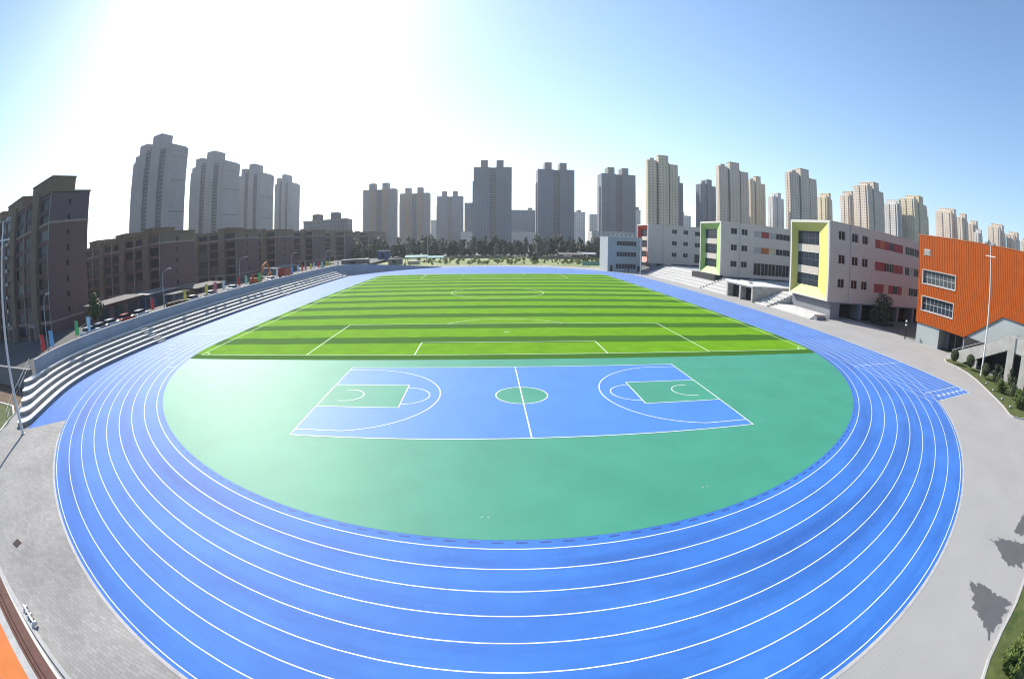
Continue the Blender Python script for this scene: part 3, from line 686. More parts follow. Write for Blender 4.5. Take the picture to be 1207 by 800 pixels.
for x0, nm in ((0, 'parapet'), (2.6, 'parapet')):
    m = MB(); m.profile_x([(4.6, .0), (4.6, .55), (3.6, .95), (-6.6, 4.75), (-7.4, 5.3), (-8.4, 5.75), (-30, 5.75), (-30, 3.95), (-8.7, 3.95), (1.1, .0)], x0, x0 + .22); m.build(nm, CONC, st)
m = MB()
n = 24
for i in range(n):
    y1 = 3.6 - i * (12.0 / n); zz = .17 * i
    m.box(.22, 2.6, y1 - 12.0 / n, y1, max(0, zz - .25), zz + .16)
m.box(.22, 2.6, -30, -8.4, 4.0, 4.3); m.build('tread', KERB, st)
for y0, z1 in ((-2.3, 1.15), (-10.2, 3.94), (-13.4, 3.94), (-19, 3.94)):
    m = MB(); m.box(.02, .62, y0, y0 + (1.0 if y0 > -5 else 1.5), 0, z1); m.build('post', CONC, st)
m = MB()
for x in (.11,): m.tube([(x, 3.6, 1.25), (x, -6.6, 5.1), (x, -8.4, 6.1), (x, -29, 6.1)], .035, 6)
m.build('handrail', METAL, st)
for y0 in (3.0, .5, -2, -4.5, -7.4, -10, -13):
    pass
# masts
def mast(label, x, y, H):
    t = thing('floodlight_mast', label, 'floodlight', (x, y, 0), 0)
    m = MB(); m.tube([(0, 0, 0), (0, 0, H * .5), (0, 0, H)], [.17, .13, .08], 10); m.build('pole', WHITE, t)
    m = MB(); m.lathe([(.3, 0), (.3, .05), (.2, .08)], n=12); m.build('base_plate', METAL, t)
    m = MB(); m.box(-.05, .05, -1.0, 1.0, H - 1.45, H - 1.33); m.build('crossarm', WHITE, t)
    m = MB(); m.box(-.05, .05, -1.05, 1.05, H, H + .1); m.build('crossarm', METAL, t)
    for yy in (-.8, .8):
        m = MB(); m.box(-.35, .12, yy - .25, yy + .25, H + .1, H + .34); m.build('floodlight', METAL, t)
    return t
mast('white floodlight mast in the shrub bed before the orange building', 56.75, -5.2, 16.2)
mast('white floodlight mast at the near tip of the grandstand', -39.0, -14.85, 16.2)
t = thing('garden_lantern', 'short black lantern post with two pale globes beside the orange building', 'lamp post', (61.9, 16.6, 0))
m = MB(); m.tube([(0, 0, 0), (0, 0, 2.9)], [.13, .09], 8); m.build('post', BLACK, t)
for z in (2.25, 2.85):
    m = MB(); m.lathe([(.05, z - .18), (.19, z - .1), (.23, z), (.19, z + .1), (.05, z + .18)]); m.build('globe', WHITE, t, True)

# ------------------------------------------------------------------ residential towers
TW = dict(L=facade('tower_grey', (0.33, 0.31, 0.305), (0.312, 0.294, 0.289), 4.2, 2.9, .34, .4),
          C=facade('tower_bluegrey', (0.17, 0.195, 0.245), (0.085, 0.105, 0.145), 3.3, 2.9, .44, .5),
          B=facade('tower_brown', (0.30, 0.27, 0.255), (0.20, 0.19, 0.19), 3.3, 2.9, .4, .5),
          O=facade('tower_orange_bay', (0.36, 0.22, 0.14), (0.24, 0.17, 0.13), 3.3, 2.9, .4, .5),
          R=facade('tower_beige', (0.72, 0.60, 0.48), (0.30, 0.26, 0.22), 3.6, 2.9, .40, .46, line=(0.76, 0.65, 0.53)),
          Y=facade('tower_yellow', (0.72, 0.61, 0.42), (0.30, 0.25, 0.19), 3.6, 2.9, .40, .46),
          W=facade('tower_white', (0.72, 0.69, 0.66), (0.33, 0.32, 0.32), 3.6, 2.9, .45, .5))
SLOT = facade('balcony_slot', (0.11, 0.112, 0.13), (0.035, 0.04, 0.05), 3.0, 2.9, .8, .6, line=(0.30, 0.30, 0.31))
ROOFB = M('roof_concrete', (0.22, 0.21, 0.20), 0.85, 0.1, .2)
def tower(style, mat, x, y, W, Dp, H, label):
    t = thing('residential_tower', label, 'apartment tower', (x, y, 0), 0, 'apartment towers behind the sports ground')
    mt = TW[mat]
    def bx(name, a, b, c, d, z0, z1, mm): m = MB(); m.box(a, b, c, d, z0, z1); return m.build(name, mm, t)
    if style == 'C':
        bx('wing', 0, W * .42, 0, Dp, -.02, H, mt); bx('wing', W * .58, W, 0, Dp, -.02, H, mt)
        bx('balcony_stack', W * .42 + .01, W * .58 - .01, 2.2, Dp - 1, -.02, H - .4, SLOT)
        for a, b in ((.19, .375), (.60, .785)):
            bx('roof_box', W * a, W * b, -.6, Dp * .75, H + .01, H + 8.2, ROOFB if mat == 'C' else mt)
            bx('bay', W * a + .1, W * b - .1, -.9, -.005, -.02, H - 1, TW['O'] if mat == 'B' else mt)
        bx('side_bay', -1.3, -.01, Dp * .3, Dp * .8, -.02, H * .83, mt)
    elif style == 'L':
        bx('wing', 0, W * .30, 0, Dp, -.02, H * .965, mt); bx('roof_box', W * .09, W * .30, .6, Dp * .6, H * .965 + .01, H * 1.045, mt)
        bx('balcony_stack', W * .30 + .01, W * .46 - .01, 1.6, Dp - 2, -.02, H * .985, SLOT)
        bx('bay', W * .46, W * .70, -.2, Dp * .6, -.02, H * 1.085, mt)
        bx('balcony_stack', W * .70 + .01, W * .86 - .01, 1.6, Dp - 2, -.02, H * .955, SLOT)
        m = MB(); a = W * .86; c = 1.8
        m.prism([(a, 0), (W - c, 0), (W, c), (W, Dp - c), (W - c, Dp), (a, Dp)], -.02, H * .965); m.build('wing', mt, t)
        for z in (.46, .70, .88): bx('band', W + .002, W + .15, c + .3, Dp - c - .3, H * z, H * z + .5, SLOT)
        bx('side_bay', -W * .17, -.01, Dp * .2, Dp * .8, -.02, H * .93, mt)
        bx('roof_box', a + 1, W - 2, 2, Dp - 2, H * .965 + .01, H * .965 + 1.5, mt)
    else:
        s = 0
        bx('wing', 0, W * .29, 0, Dp, -.02, H, mt); bx('wing', W * .73, W, .8, Dp, -.02, H * .975, mt)
        bx('bay', W * .35, W * .67, -1.0, Dp * .9, -.02, H * 1.055, mt)
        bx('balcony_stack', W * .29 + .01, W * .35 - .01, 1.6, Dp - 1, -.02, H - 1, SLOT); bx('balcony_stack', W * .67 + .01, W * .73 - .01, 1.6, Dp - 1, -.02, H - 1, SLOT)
        if Dp > 9:
            bx('bay', -1.0, -.005, Dp * .12, Dp * .46, -.02, H - .6, mt); bx('bay', -1.0, -.005, Dp * .56, Dp * .9, -.02, H - .6, mt)
        bx('cornice', W * .35 - .25, W * .67 + .25, -1.3, Dp * .9 + .2, H * 1.055 + .01, H * 1.055 + .7, mt)
        bx('roof_box', W * .1, W * .24, 2, min(Dp - 1, 8), H + .01, H + 2.6, mt)
        m = MB()
        for q in (.05, .5, .95): m.box(W * q - .15, W * q + .15, .3, .6, H * (1.06 if .3 < q < .7 else 1) + .3, H * (1.06 if .3 < q < .7 else 1) + 3.2)
        if H < 0: m.build('mast', METAL, t)
        else: m.bm.free()
    return t
TOW = [
 ('L', 'L', -260.8, 232.9, 41.9, 25.5, 95, 'tallest looking grey tower of the left cluster, nearest of its row'),
 ('L', 'L', -266.6, 330.3, 38.3, 34.5, 95, 'second grey tower of the left cluster, across the narrow sky gap'),
 ('L', 'L', -266.0, 427.8, 28.6, 38.0, 95, 'third grey tower of the left cluster, partly hidden by the second'),
 ('L', 'L', -268.0, 532.6, 22.0, 38.0, 95, 'smallest grey tower at the right end of the left cluster'),
 ('C', 'B', -164.2, 596.5, 44.2, 18.8, 80, 'brownish twin-box tower just right of the long brick row'),
 ('C', 'B', -127.9, 673.0, 44.1, 20.0, 80, 'brownish twin-box tower behind the thin far pole'),
 ('C', 'C', -79.4, 742.0, 42.0, 18.0, 80, 'lower grey twin-box tower left of the tall central tower'),
 ('C', 'C', -16.0, 527.9, 44.0, 18.0, 95, 'tall blue-grey twin-box tower straight behind the pitch centre'),
 ('C', 'C', 59.2, 537.7, 43.7, 22.0, 95, 'tall blue-grey twin-box tower with one sunlit left edge above the trees'),
 ('C', 'C', 139.3, 550.5, 44.2, 23.0, 95, 'tall blue-grey twin-box tower directly above the blue-grey block'),
 ('R', 'Y', 157.2, 427.8, 33.9, 6.5, 95, 'tall beige tower above the farthest school wing'),
 ('R', 'C', 238.0, 562.6, 17.0, 12.0, 95, 'dark slim tower peeping out right of the tall beige tower'),
 ('R', 'C', 265.0, 524.1, 20.7, 19.8, 90, 'dark blue tower with bright left side, left of the pinkish tower'),
 ('R', 'R', 230.4, 410.1, 37.8, 7.0, 95, 'tall pinkish-beige tower above the lime green gable wing'),
 ('R', 'Y', 306.6, 470.0, 23.8, 7.0, 95, 'narrow ochre tower touching the right of the pinkish-beige tower'),
 ('R', 'W', 393.4, 542.8, 19.6, 17.7, 90, 'slim whitish tower left of the yellow gable'),
 ('R', 'R', 297.2, 367.5, 38.4, 11.4, 95, 'tall beige tower right behind the yellow gable'),
 ('R', 'Y', 421.9, 449.2, 12.1, 21.6, 90, 'short-looking ochre tower just right of the yellow gable top'),
 ('R', 'R', 415.3, 392.7, 10.4, 19.4, 90, 'slim sunlit tower half hidden left of a bigger beige tower'),
 ('R', 'R', 385.3, 328.2, 32.8, 26.4, 95, 'big beige tower with bright left face above the small windows of the yellow wing'),
 ('R', 'W', 443.0, 325.9, 12.1, 26.0, 85, 'pale low tower between two big beige towers'),
 ('R', 'Y', 463.0, 308.7, 34.8, 27.7, 95, 'big yellowish tower left of the orange building corner'),
 ('R', 'R', 545.2, 290.9, 24.8, 34.0, 95, 'beige tower first above the orange roof'),
 ('R', 'R', 544.4, 266.8, 19.6, 12.1, 90, 'small beige tower second above the orange roof'),
 ('R', 'R', 594.3, 270.6, 22.7, 13.0, 90, 'small beige tower third above the orange roof'),
 ('R', 'R', 607.7, 221.7, 34.0, 26.1, 92, 'beige tower rising behind the floodlight mast top'),
 ('R', 'R', 641.0, 201.1, 36.0, 19.5, 90, 'small beige tower right of the floodlight mast top'),
 ('R', 'Y', 499.0, 318.0, 16.0, 14.0, 84, 'low ochre tower in the gap between the yellowish tower and the orange roof towers'),
 ('R', 'W', 590.0, 258.0, 16.0, 12.0, 79, 'lowest pale tower just left of the floodlight mast top'),
 ('R', 'R', 605.4, 165.0, 29.7, 11.0, 80, 'beige tower at the right border above the orange roof'),
]
for a in TOW: tower(*a)
def slabblock(label, x, y, W, Dp, H, mat, boxes=()):
    t = thing('apartment_block', label, 'apartment block', (x, y, 0))
    m = MB(); m.box(0, W, 0, Dp, -.02, H); m.build('wall', TW.get(mat, mat) if isinstance(mat, str) else mat, t)
    for a, b, h in boxes: m = MB(); m.box(W * a, W * b, 1, Dp - 1, H + .01, H + h); m.build('roof_box', ROOFB, t)
    m = MB(); m.box(-.2, W + .2, -.2, 0 - .004, H - 1.0, H + .3); m.build('cornice', BRICK_BAND if mat == 'B' else KERB, t)
    return t
slabblock('long dark block seen between the two tall central towers', 40, 758, 46, 16, 58, 'C', ((.6, .75, 4),))
slabblock('narrow dark block peeping out left of the tall central tower', -31, 640, 11.5, 16, 61, 'C')
slabblock('pale distant block right of the sunlit-edged central tower', 154, 815, 20, 16, 60, 'W', ((.3, .6, 4),))
slabblock('pale distant block left edge of the tower above the blue-grey block', 185, 830, 19, 16, 58, 'W')
slabblock('pale distant block in the gap left of the tall beige tower', 236, 780, 30, 16, 66, 'W', ((.5, .9, 6),))
slabblock('far whitish block in the gap right of the dark slim tower', 320, 740, 26, 16, 60, 'W', ((.1, .5, 6),))
slabblock('tiny pale block between the second and third centre-left towers', -102, 860, 16, 16, 46, 'W')
slabblock('long low white building seen on both sides of the tall central tower', -36, 632, 105, 12, 20.6, PALETRIM)
slabblock('low whitish building right of the sunlit-edged central tower', 78, 330, 34, 14, 17.5, 'W')
slabblock('brown block with two rooftop boxes behind the brick row', -143, 323, 37, 14, 29.0, 'B', ((.20, .34, 5.0), (.62, .76, 5.5)))

# ------------------------------------------------------------------ brick housing on the left
def brickblock(label, x0, y0, length, width, floors, fh, units, top=BRICK_TOP, split=None, boxes=(), fine=True):
    H = floors * fh + .5; zs = split or H - 2.9
    t = thing('brick_block', label, 'apartment block', (x0, y0, 0), 0, 'brick apartment blocks beyond the street')
    E_ = lambda u, z, d: (-d, u, z); S_ = lambda u, z, d: (u, d, z)   # east gable at x=0, south front at y=0, body to -x
    gh = [(width * .45, width * .45 + .9, fh * f + 1.0, fh * f + 2.1) for f in range(1, floors)]
    gw = [h for h in gh if h[3] < zs - .2]; gu = [h for h in gh if h[2] > zs + .1]
    m = MB(); holes_wall(m, E_, 0, width, -.02, zs, gw, .2); m.box(-length, 0, 0, width, -.02, zs, skip='ets'); 
    sw = []
    ul = length / units
    for k in range(units):
        ub = -ul * (k + 1)
        for f in range(floors):
            z0 = fh * f
            sw.append((ub + ul * .05, ub + ul * .36, z0 + .55, z0 + 2.62)); sw.append((ub + ul * .64, ub + ul * .95, z0 + .55, z0 + 2.62))
    lo_ = [h for h in sw if h[3] < zs - .05]; up_ = [h for h in sw if h[2] > zs + .05]
    holes_wall(m, S_, -length, 0, -.02, zs, lo_, .25); m.build('wall', BRICK, t)
    m = MB(); holes_wall(m, E_, 0, width, zs + .5, H, gu, .2); holes_wall(m, S_, -length, 0, zs + .5, H, up_, .25); m.box(-length, 0, 0, width, zs + .5, H, skip='es'); m.build('upper_wall', top, t)
    m = MB(); m.box(-length - .1, .14, -.14, width + .1, zs + .003, zs + .497); m.build('band', BRICK_BAND, t)
    m = MB(); m.prism([(-length + .1, -.10), (.10, -.10), (.10, width), (.004, width), (.004, -.004), (-length + .1, -.004)], fh, fh + .35); m.build('band', BRICK_BAND, t)
    m = MB(); m.box(-length - .2, .25, -.25, width + .2, H + .003, H + .35); m.build('roof_edge', BRICK_TOP, t)
    for h in gw + gu: 
        mm = MB(); slab(mm, E_, h[0], h[1], h[2], h[3], .17, .24); mm.build('window', GLASS, t)
    for i, h in enumerate(lo_ + up_):
        mm = MB(); slab(mm, S_, h[0], h[1], h[2], h[3], .20, .30); mm.build('window', (GLASS_B, GLASS, GLASS_B, SHADEGLASS, GLASS, GLASS_B, GLASS)[(i * 5 + i // 7) % 7], t)
    for k in range(units):
        ub = -ul * (k + .5)
        m = MB(); m.box(ub - ul * .11, ub + ul * .11, -.9, -.004, -.02, H + 1.0); m.build('stair_column', STAIRCOL, t)
        m = MB(); m.tube([(-ul * k - .25, -.12, 1), (-ul * k - .25, -.12, H)], .075, 5); m.build('downpipe', FRAME, t)
    for k in range(units):
        ub = -ul * (k + .5)
        m = MB(); m.box(ub - 1.9, ub + 1.9, -2.6, -.905, 2.75, 3.35); m.box(ub - 1.9, ub - 1.35, -2.6, -.905, -.02, 2.75); m.box(ub + 1.35, ub + 1.9, -2.6, -.905, -.02, 2.75); o = m.build('porch', BRICK_BAND, t)
        m = MB(); m.box(ub - 1.34, ub + 1.34, -1.1, -.906, 0, 2.74); m.build('door', DARK, o)
    for a, b, h in boxes:
        m = MB(); m.box(-length * b, -length * a, width * .15, width * .8, H + .36, H + h); o = m.build('roof_box', BRICK_TOP, t)
        m = MB(); m.box(-length * b - .2, -length * a + .2, width * .15 - .2, width * .8 + .2, H + h + .003, H + h + .3); m.build('cap', BRICK_TOP, o)
    return t
tb = brickblock('tallest brick block at the left border with rooftop stair boxes', -85, 22.0, 60, 13.6, 9, 3.05, 4, split=21.8, top=BRICK_TALL, boxes=((.065, .25, 3.9), (.37, .56, 3.6), (.66, .8, 3.6)))
for i in range(5):      # air-conditioner boxes on the tall block
    for f in range(1, 8):
        m = MB(); m.box(-28.6, -27.7, -.45, -.004, 3.05 * f + .3, 3.05 * f + 1.0)
        if i == 0: m.build('air_conditioner', WHITE, tb)
        else: m.bm.free()
brickblock('first six-storey brick block right of the tallest one', -85, 66.2, 56, 18.0, 6, 2.9, 5, boxes=((.10, .16, 1.6), (.33, .42, 1.8), (.62, .7, 2.0)))
brickblock('second six-storey brick block, above the orange digger', -85, 111.5, 50, 17.8, 6, 2.85, 4, boxes=((.1, .2, 1.2),))
brickblock('third six-storey brick block, below the smaller grey towers', -85, 145.2, 46, 19.0, 6, 2.85, 4)
brickblock('fourth six-storey brick block, under the brown block with two boxes', -85, 190.0, 44, 18, 6, 2.85, 4)
brickblock('fifth six-storey brick block toward the far end of the row', -85, 245.0, 44, 18, 6, 2.85, 3)
brickblock('last six-storey brick block, at the foot of the brownish tower', -85, 305.0, 50, 60, 6, 2.85, 3)

# ------------------------------------------------------------------ street on the left
ST = 1.1
struct(MB().prism([(-84.9, -4.75), (-51.3, -4.75), (-51.4, 8), (-51.4, 117), (-52.5, 126), (-54, 420), (-84.9, 420)], -0.02, ST), 'road', ASPHALT)
def shop(label, x, y0, y1, dep, h, roofm, frontm):
    t = thing('shop_shed', label, 'shed', (x, y0, ST), 0)
    L = y1 - y0
    m = MB(); m.box(-dep, 0, 0, L, -.02, h); m.build('wall', frontm, t)
    m = MB(); m.profile_y([(-dep - .2, h + .5), (1.4, h + .02), (1.4, h + .14), (-dep - .2, h + .62)], -.3, L + .3); m.build('roof', roofm, t)
    for i in range(3):
        a = L * (i + .15) / 3; m = MB(); m.box(.004, .08, a, a + L * .22, .0, h * .75); m.build('shutter', GLASS_B, t)
    return t
shop('low brick shop with long pale sheet roof before the first brick block', -77, 31.5, 47.5, 5, 2.9, SHEET, BRICK)
shop('blue-fronted shop with dark roof right of the pale sheet roof', -76, 48.5, 61.0, 5, 2.7, ROOFDARK, BLUE_TARP)
shop('low brown shop under a white sheet roof before the second brick block', -77, 71.5, 88.0, 5, 1.3, SHEET, TIMBER)
shop('dark shop with pale awning beside the fourth street lamp', -77, 126, 150, 5, 2.0, ROOFDARK, SCHOOL_D)
def lamp(label, x, y, H, arm):
    t = thing('street_lamp', label, 'street lamp', (x, y, ST), 0, 'street lamps behind the grandstand wall')
    m = MB(); m.tube([(0, 0, 0), (0, 0, H * .85), (.1, 0, H * .95), (arm * .4, 0, H), (arm, 0, H + .25)], [.10, .075, .065, .055, .05], 8); m.build('pole', METAL, t)
    m = MB(); m.box(arm - .1, arm + .75, -.16, .16, H + .16, H + .32); m.build('lamp_head', FRAME, t)
for a in (('bent-arm street lamp before the tallest brick block', -56, 1.7, 8.1, 1.0), ('bent-arm street lamp before the first brick block gable', -56, 32.3, 7.9, 1.5),
          ('bent-arm street lamp left of the orange digger', -56, 62.2, 7.9, 1.5), ('bent-arm street lamp near the red lorry', -56, 93.5, 7.5, 1.5),
          ('bent-arm street lamp above the yellow flags', -56, 124.2, 7.1, 1.5), ('farthest small street lamp at the last brick block', -56, 221, 7.1, 1.4)): lamp(*a)
FLG = [('red', -3.3, 'red flag at the near end of the grandstand wall'), ('blue', -1.1, 'blue flag beside the nearest street lamp'), ('green', 4.2, 'bright green banner flag before the tallest brick block'),
       ('paleblue', 7.2, 'pale blue flag left of the parked white cars'), ('red', 22.9, 'red flag right of the pale green car'), ('yellow', 32.8, 'yellow flag right of the second street lamp'),
       ('yellow', 40.0, 'pale yellow flag above the white cars in mid wall'), ('pink', 43.0, 'pink flag right of the pale yellow flag'), ('white', 46.6, 'white flag left of the third street lamp'),
       ('red', 53.0, 'red flag just left of the third street lamp'), ('lightgreen', 56.3, 'pale green flag right of the third street lamp'), ('red', 59.2, 'red flag right of the pale green flag'),
       ('green', 62.6, 'green flag at the foot of the orange digger'), ('white', 71.9, 'white flag left of the red lorry'), ('blue', 81.5, 'blue flag right of the red lorry'),
       ('paleblue', 85.7, 'pale blue flag near the fourth street lamp'), ('red', 89.4, 'red flag right of the fourth street lamp'), ('pink', 92.0, 'reddish pink flag before a yellow flag'),
       ('yellow', 95.4, 'yellow flag right of the reddish pink flag'), ('white', 98.6, 'white flag right of the yellow flag that follows the reddish pink one'), ('red', 102.2, 'small red flag midway between the fourth and fifth street lamps'), ('lightgreen', 106.0, 'small pale green flag midway between the fourth and fifth street lamps'), ('yellow', 110.0, 'yellow flag just left of the fifth street lamp'), ('yellow', 113.5, 'yellow flag right of the fifth street lamp'), ('white', 119.0, 'last white flag on the wall by the far bend')]
def wall_x(y):
    b = min(wf, key=lambda f: abs(f[0].y - y) + (0 if f[0].x < -40 else 99)); return b[0] + b[2] * .15
fl0 = {}
for col, y, lab in FLG:
    p = wall_x(y); t = thing('flag', lab, 'flag', (p.x, p.y, 3.5 if p.y < 118 else 3.2), 0, 'small flags along the grandstand wall'); t.scale = (1.3, 1.3, 1.25)
    m = MB(); m.tube([(0, 0, -.02), (.0, 0, 1.75)], .022, 5); m.build('pole', METAL, t)
    m = MB(); rnd = random.Random(int(y * 10)); g = [[None] * 5 for _ in range(7)]; ph = rnd.uniform(0, 6)
    for i in range(7):
        for j in range(5):
            u = j / 4 * .5; v = .35 + i / 6 * 1.35
            g[i][j] = m.bm.verts.new((.025 + u * .45 + .05 * sin(ph + v * 4), .03 + u * .8 + .07 * sin(ph + u * 9 + v * 2), v - u * .18))
    for i in range(6):
        for j in range(4): m.bm.faces.new((g[i][j], g[i][j + 1], g[i + 1][j + 1], g[i + 1][j]))
    o = m.build('cloth', CLOTH[col], t, True); o.modifiers.new('thick', 'SOLIDIFY').thickness = .01

def car(label, x, y, rz, paint):
    t = thing('parked_car', label, 'car', (x, y, ST), rz, 'cars parked beyond the grandstand wall')
    prof = [(-2.2, .35), (-2.25, .75), (-2.1, .95), (-1.2, 1.02), (1.5, 1.0), (2.15, .85), (2.25, .55), (2.2, .3)]
    m = MB(); m.profile_y(prof, -.88, .88); b = m.build('body', PAINTS[paint], t); mod = b.modifiers.new('bev', 'BEVEL'); mod.width = .08; mod.segments = 2
    m = MB(); pr = [(-1.75, 1.0), (-1.25, 1.46), (.35, 1.48), (1.15, 1.0)]
    m.profile_y(pr, -.74, .74); m.build('window', GLASS, t)
    m = MB(); m.profile_y([(-1.3, 1.44), (-1.15, 1.53), (.25, 1.55), (.42, 1.45)], -.76, .76); m.build('roof', PAINTS[paint], t)
    for sx in (-1.4, 1.35):
        for sy in (-1, 1):
            m = MB(); m.tube([(sx, sy * .70, .33), (sx, sy * .91, .33)], .33, 14); w = m.build('wheel', RUBBER, t); m = MB(); m.tube([(sx, sy * .905, .33), (sx, sy * .93, .33)], .19, 10); m.build('rim', METAL, w)
    for sy in (-1, 1): m = MB(); m.box(2.12, 2.27, sy * .7 - .16, sy * .7 + .16, .62, .78); m.build('headlight', WHITE, t)
for a in (('white car nearest in the row parked left of the red car', -64.5, 18.6, 1.5, 'white'), ('silver-white car second in the row parked left of the red car', -64.8, 21.9, 1.62, 'silver'), ('white car third in the row parked left of the red car', -65, 25.2, 1.5, 'white'),
          ('small red car left of the pale car before the blue shop', -65.5, 30.4, 1.5, 'red'), ('white car before the blue-fronted shop', -65, 34.6, 1.6, 'white'), ('white car left of the pale yellow flag', -64, 53.5, 1.45, 'white'),
          ('light car by the pink flag', -64, 61.5, 1.6, 'silver'), ('white car before the third lamp', -64, 72.5, 1.6, 'white'), ('white car right of the orange digger', -63.5, 95, 1.55, 'white'), ('white car behind the last wall flags', -62.5, 138, 1.55, 'white')): car(*a)
# stall, lorry, digger
t = thing('market_stall', 'small stall with pale flat canopy behind the second street lamp', 'stall', (-66, 46.5, ST))
m = MB(); m.box(-1.8, 1.8, -.2, 6.2, 2.55, 2.72); m.build('canopy', SHEET, t)
for x in (-1.6, 1.6):
    for y in (0, 3, 6): m = MB(); m.tube([(x, y, 0), (x, y, 2.55)], .05, 6); m.build('post', METAL, t)
m = MB(); m.box(-1.5, 1.5, .3, 5.7, .0, .85); m.build('counter', TIMBER, t)
t = thing('lorry', 'red lorry with boxy cab parked beyond the wall', 'lorry', (-63.5, 106.5, ST), radians(90))
m = MB(); m.box(1.2, 3.2, -1.15, 1.15, .5, 2.75); c_ = m.build('cab', PAINTS['red'], t); c_.modifiers.new('b', 'BEVEL').width = .12
m = MB(); m.box(3.17, 3.24, -1.0, 1.0, 1.6, 2.4); m.build('windscreen', GLASS, t)
m = MB(); m.box(-4.0, 1.0, -1.2, 1.2, .95, 3.0, skip='t'); m.build('cargo_body', PAINTS['red'], t)
for sx in (-3.0, -1.8, 2.2):
    for sy in (-1, 1): m = MB(); m.tube([(sx, sy * .8, .5), (sx, sy * 1.15, .5)], .5, 14); m.build('wheel', RUBBER, t)
t = thing('excavator', 'orange digger with raised bent arm beyond the wall', 'excavator', (-64.0, 86.0, ST), radians(62))
DIG = M('digger_orange', (0.70, 0.20, 0.03), .5, .08, 2)
m = MB(); m.box(-1.7, 1.3, -1.2, 1.2, .95, 2.0); m.build('house', DIG, t)
m = MB(); m.box(-.2, 1.2, .2, 1.15, 2.0, 2.95); m.build('cab', GLASS, t)
for sy in (-1, 1): m = MB(); m.profile_y([(-1.8, .1), (-2.0, .45), (-1.7, .85), (1.7, .85), (2.0, .45), (1.8, .1), (1.5, 0), (-1.5, 0)], sy * .95 - .28, sy * .95 + .28); m.build('crawler', RUBBER, t)
m = MB(); m.profile_y([(1.0, 1.6), (1.3, 1.4), (2.6, 4.6), (4.0, 5.75), (3.8, 6.1), (2.2, 5.0)], -.3, .05); m.build('boom', DIG, t)
m = MB(); m.profile_y([(3.6, 5.95), (4.05, 5.85), (5.1, 3.0), (4.8, 2.9)], -.28, .03); m.build('stick', DIG, t)
m = MB(); m.profile_y([(4.75, 3.0), (5.2, 3.05), (5.4, 2.3), (4.6, 1.9), (4.1, 2.2), (4.4, 2.6)], -.55, .3); m.build('bucket', DIG, t)
m = MB(); m.tube([(1.9, -.12, 2.0), (3.2, -.12, 4.9)], .09, 6); m.build('ram', METAL, t)

# ------------------------------------------------------------------ vegetation
def leaves(m, lobes, n, size, rnd):
    tot = sum(l[3] ** 2 for l in lobes)
    for (cx, cy, cz, r, sq) in lobes:
        for _ in range(int(n * r * r / tot)):
            th = rnd.uniform(0, 2 * pi); u = rnd.uniform(-1, 1); q = math.sqrt(1 - u * u); d = r * rnd.uniform(.55, 1.08) ** .6
            c = Vector((cx + d * q * cos(th), cy + d * q * sin(th), cz + d * u * sq))
            nrm = Vector((q * cos(th) + rnd.gauss(0, .5), q * sin(th) + rnd.gauss(0, .5), u + .3 + rnd.gauss(0, .5))).normalized()
            a = nrm.orthogonal().normalized(); a.rotate(__import__('mathutils').Quaternion(nrm, rnd.uniform(0, 6.3))); b = nrm.cross(a); s = size * rnd.uniform(.6, 1.3)
            m.quad(c - a * s, c - b * s * .6, c + a * s, c + b * s * .6)
def crown_mesh(h0, h1, r, n, size, seed, mat, nl=14, taper=0.6):
    rnd = random.Random(seed); L = []
    for i in range(nl):
        f = (i + .5) / nl; z = h0 + (h1 - h0) * (.1 + .82 * f); rr = r * (1 - taper * max(0, f - .35)); a = rnd.uniform(0, 6.3); d = rr * rnd.uniform(.15, .75)
        L.append((d * cos(a), d * sin(a), z, rr * rnd.uniform(.38, .62), rnd.uniform(.75, 1.1)))
    m = MB(); leaves(m, L, n, size, rnd); o = m.build('crown', mat, None, fix=False); return o.data, o, L
def trunk_mesh(h, r, L, seed):
    rnd = random.Random(seed); m = MB(); m.tube([(0, 0, -.1), (rnd.uniform(-.1, .1), rnd.uniform(-.1, .1), h * .5), (rnd.uniform(-.2, .2), rnd.uniform(-.2, .2), h)], [r, r * .75, r * .3], 7)
    for l in L[:7]: z = max(h * .3, l[2] - l[3] - .6); m.tube([(0, 0, z * .8), (l[0] * .5, l[1] * .5, z), (l[0], l[1], l[2])], [r * .4, r * .28, r * .08], 5)
    return m
PROT = {}
def make_proto(key, h0, h1, r, n, size, seed, mat, tr=.18, nl=14, taper=.6):
    me, o, L = crown_mesh(h0, h1, r, n, size, seed, mat, nl, taper); bpy.data.objects.remove(o)
    tm = trunk_mesh(h1 * .8, tr, L, seed).build('trunk', BARK); td = tm.data; bpy.data.objects.remove(tm); PROT[key] = (me, td)
def ball_proto(key, r, zc, n, size, seed, mat):
    rnd = random.Random(seed); m = MB(); leaves(m, [(0, 0, zc, r, .95), (.12, .05, zc + .08, r * .85, .95)], n, size, rnd); o = m.build('crown', mat, None, fix=False); me = o.data; bpy.data.objects.remove(o)
    tm = trunk_mesh(zc, .06, [], seed).build('trunk', BARK); td = tm.data; bpy.data.objects.remove(tm); PROT[key] = (me, td)
def plant(key, name, label, cat, x, y, s=1.0, rz=0, group=None, z=0):
    t = thing(name, label, cat, (x, y, z), rz, group); t.scale = (s, s, s)
    for nm, d in (('crown', PROT[key][0]), ('trunk', PROT[key][1])):
        o = bpy.data.objects.new(nm, d); COL.objects.link(o); o.parent = t
    return t
make_proto('d0', 1.2, 11.5, 3.6, 1500, .55, 11, LEAF_D); make_proto('d1', 1.0, 10.2, 4.2, 1500, .55, 12, LEAF_D); make_proto('d2', 1.5, 12.5, 3.2, 1400, .5, 13, LEAF_D, taper=.9)
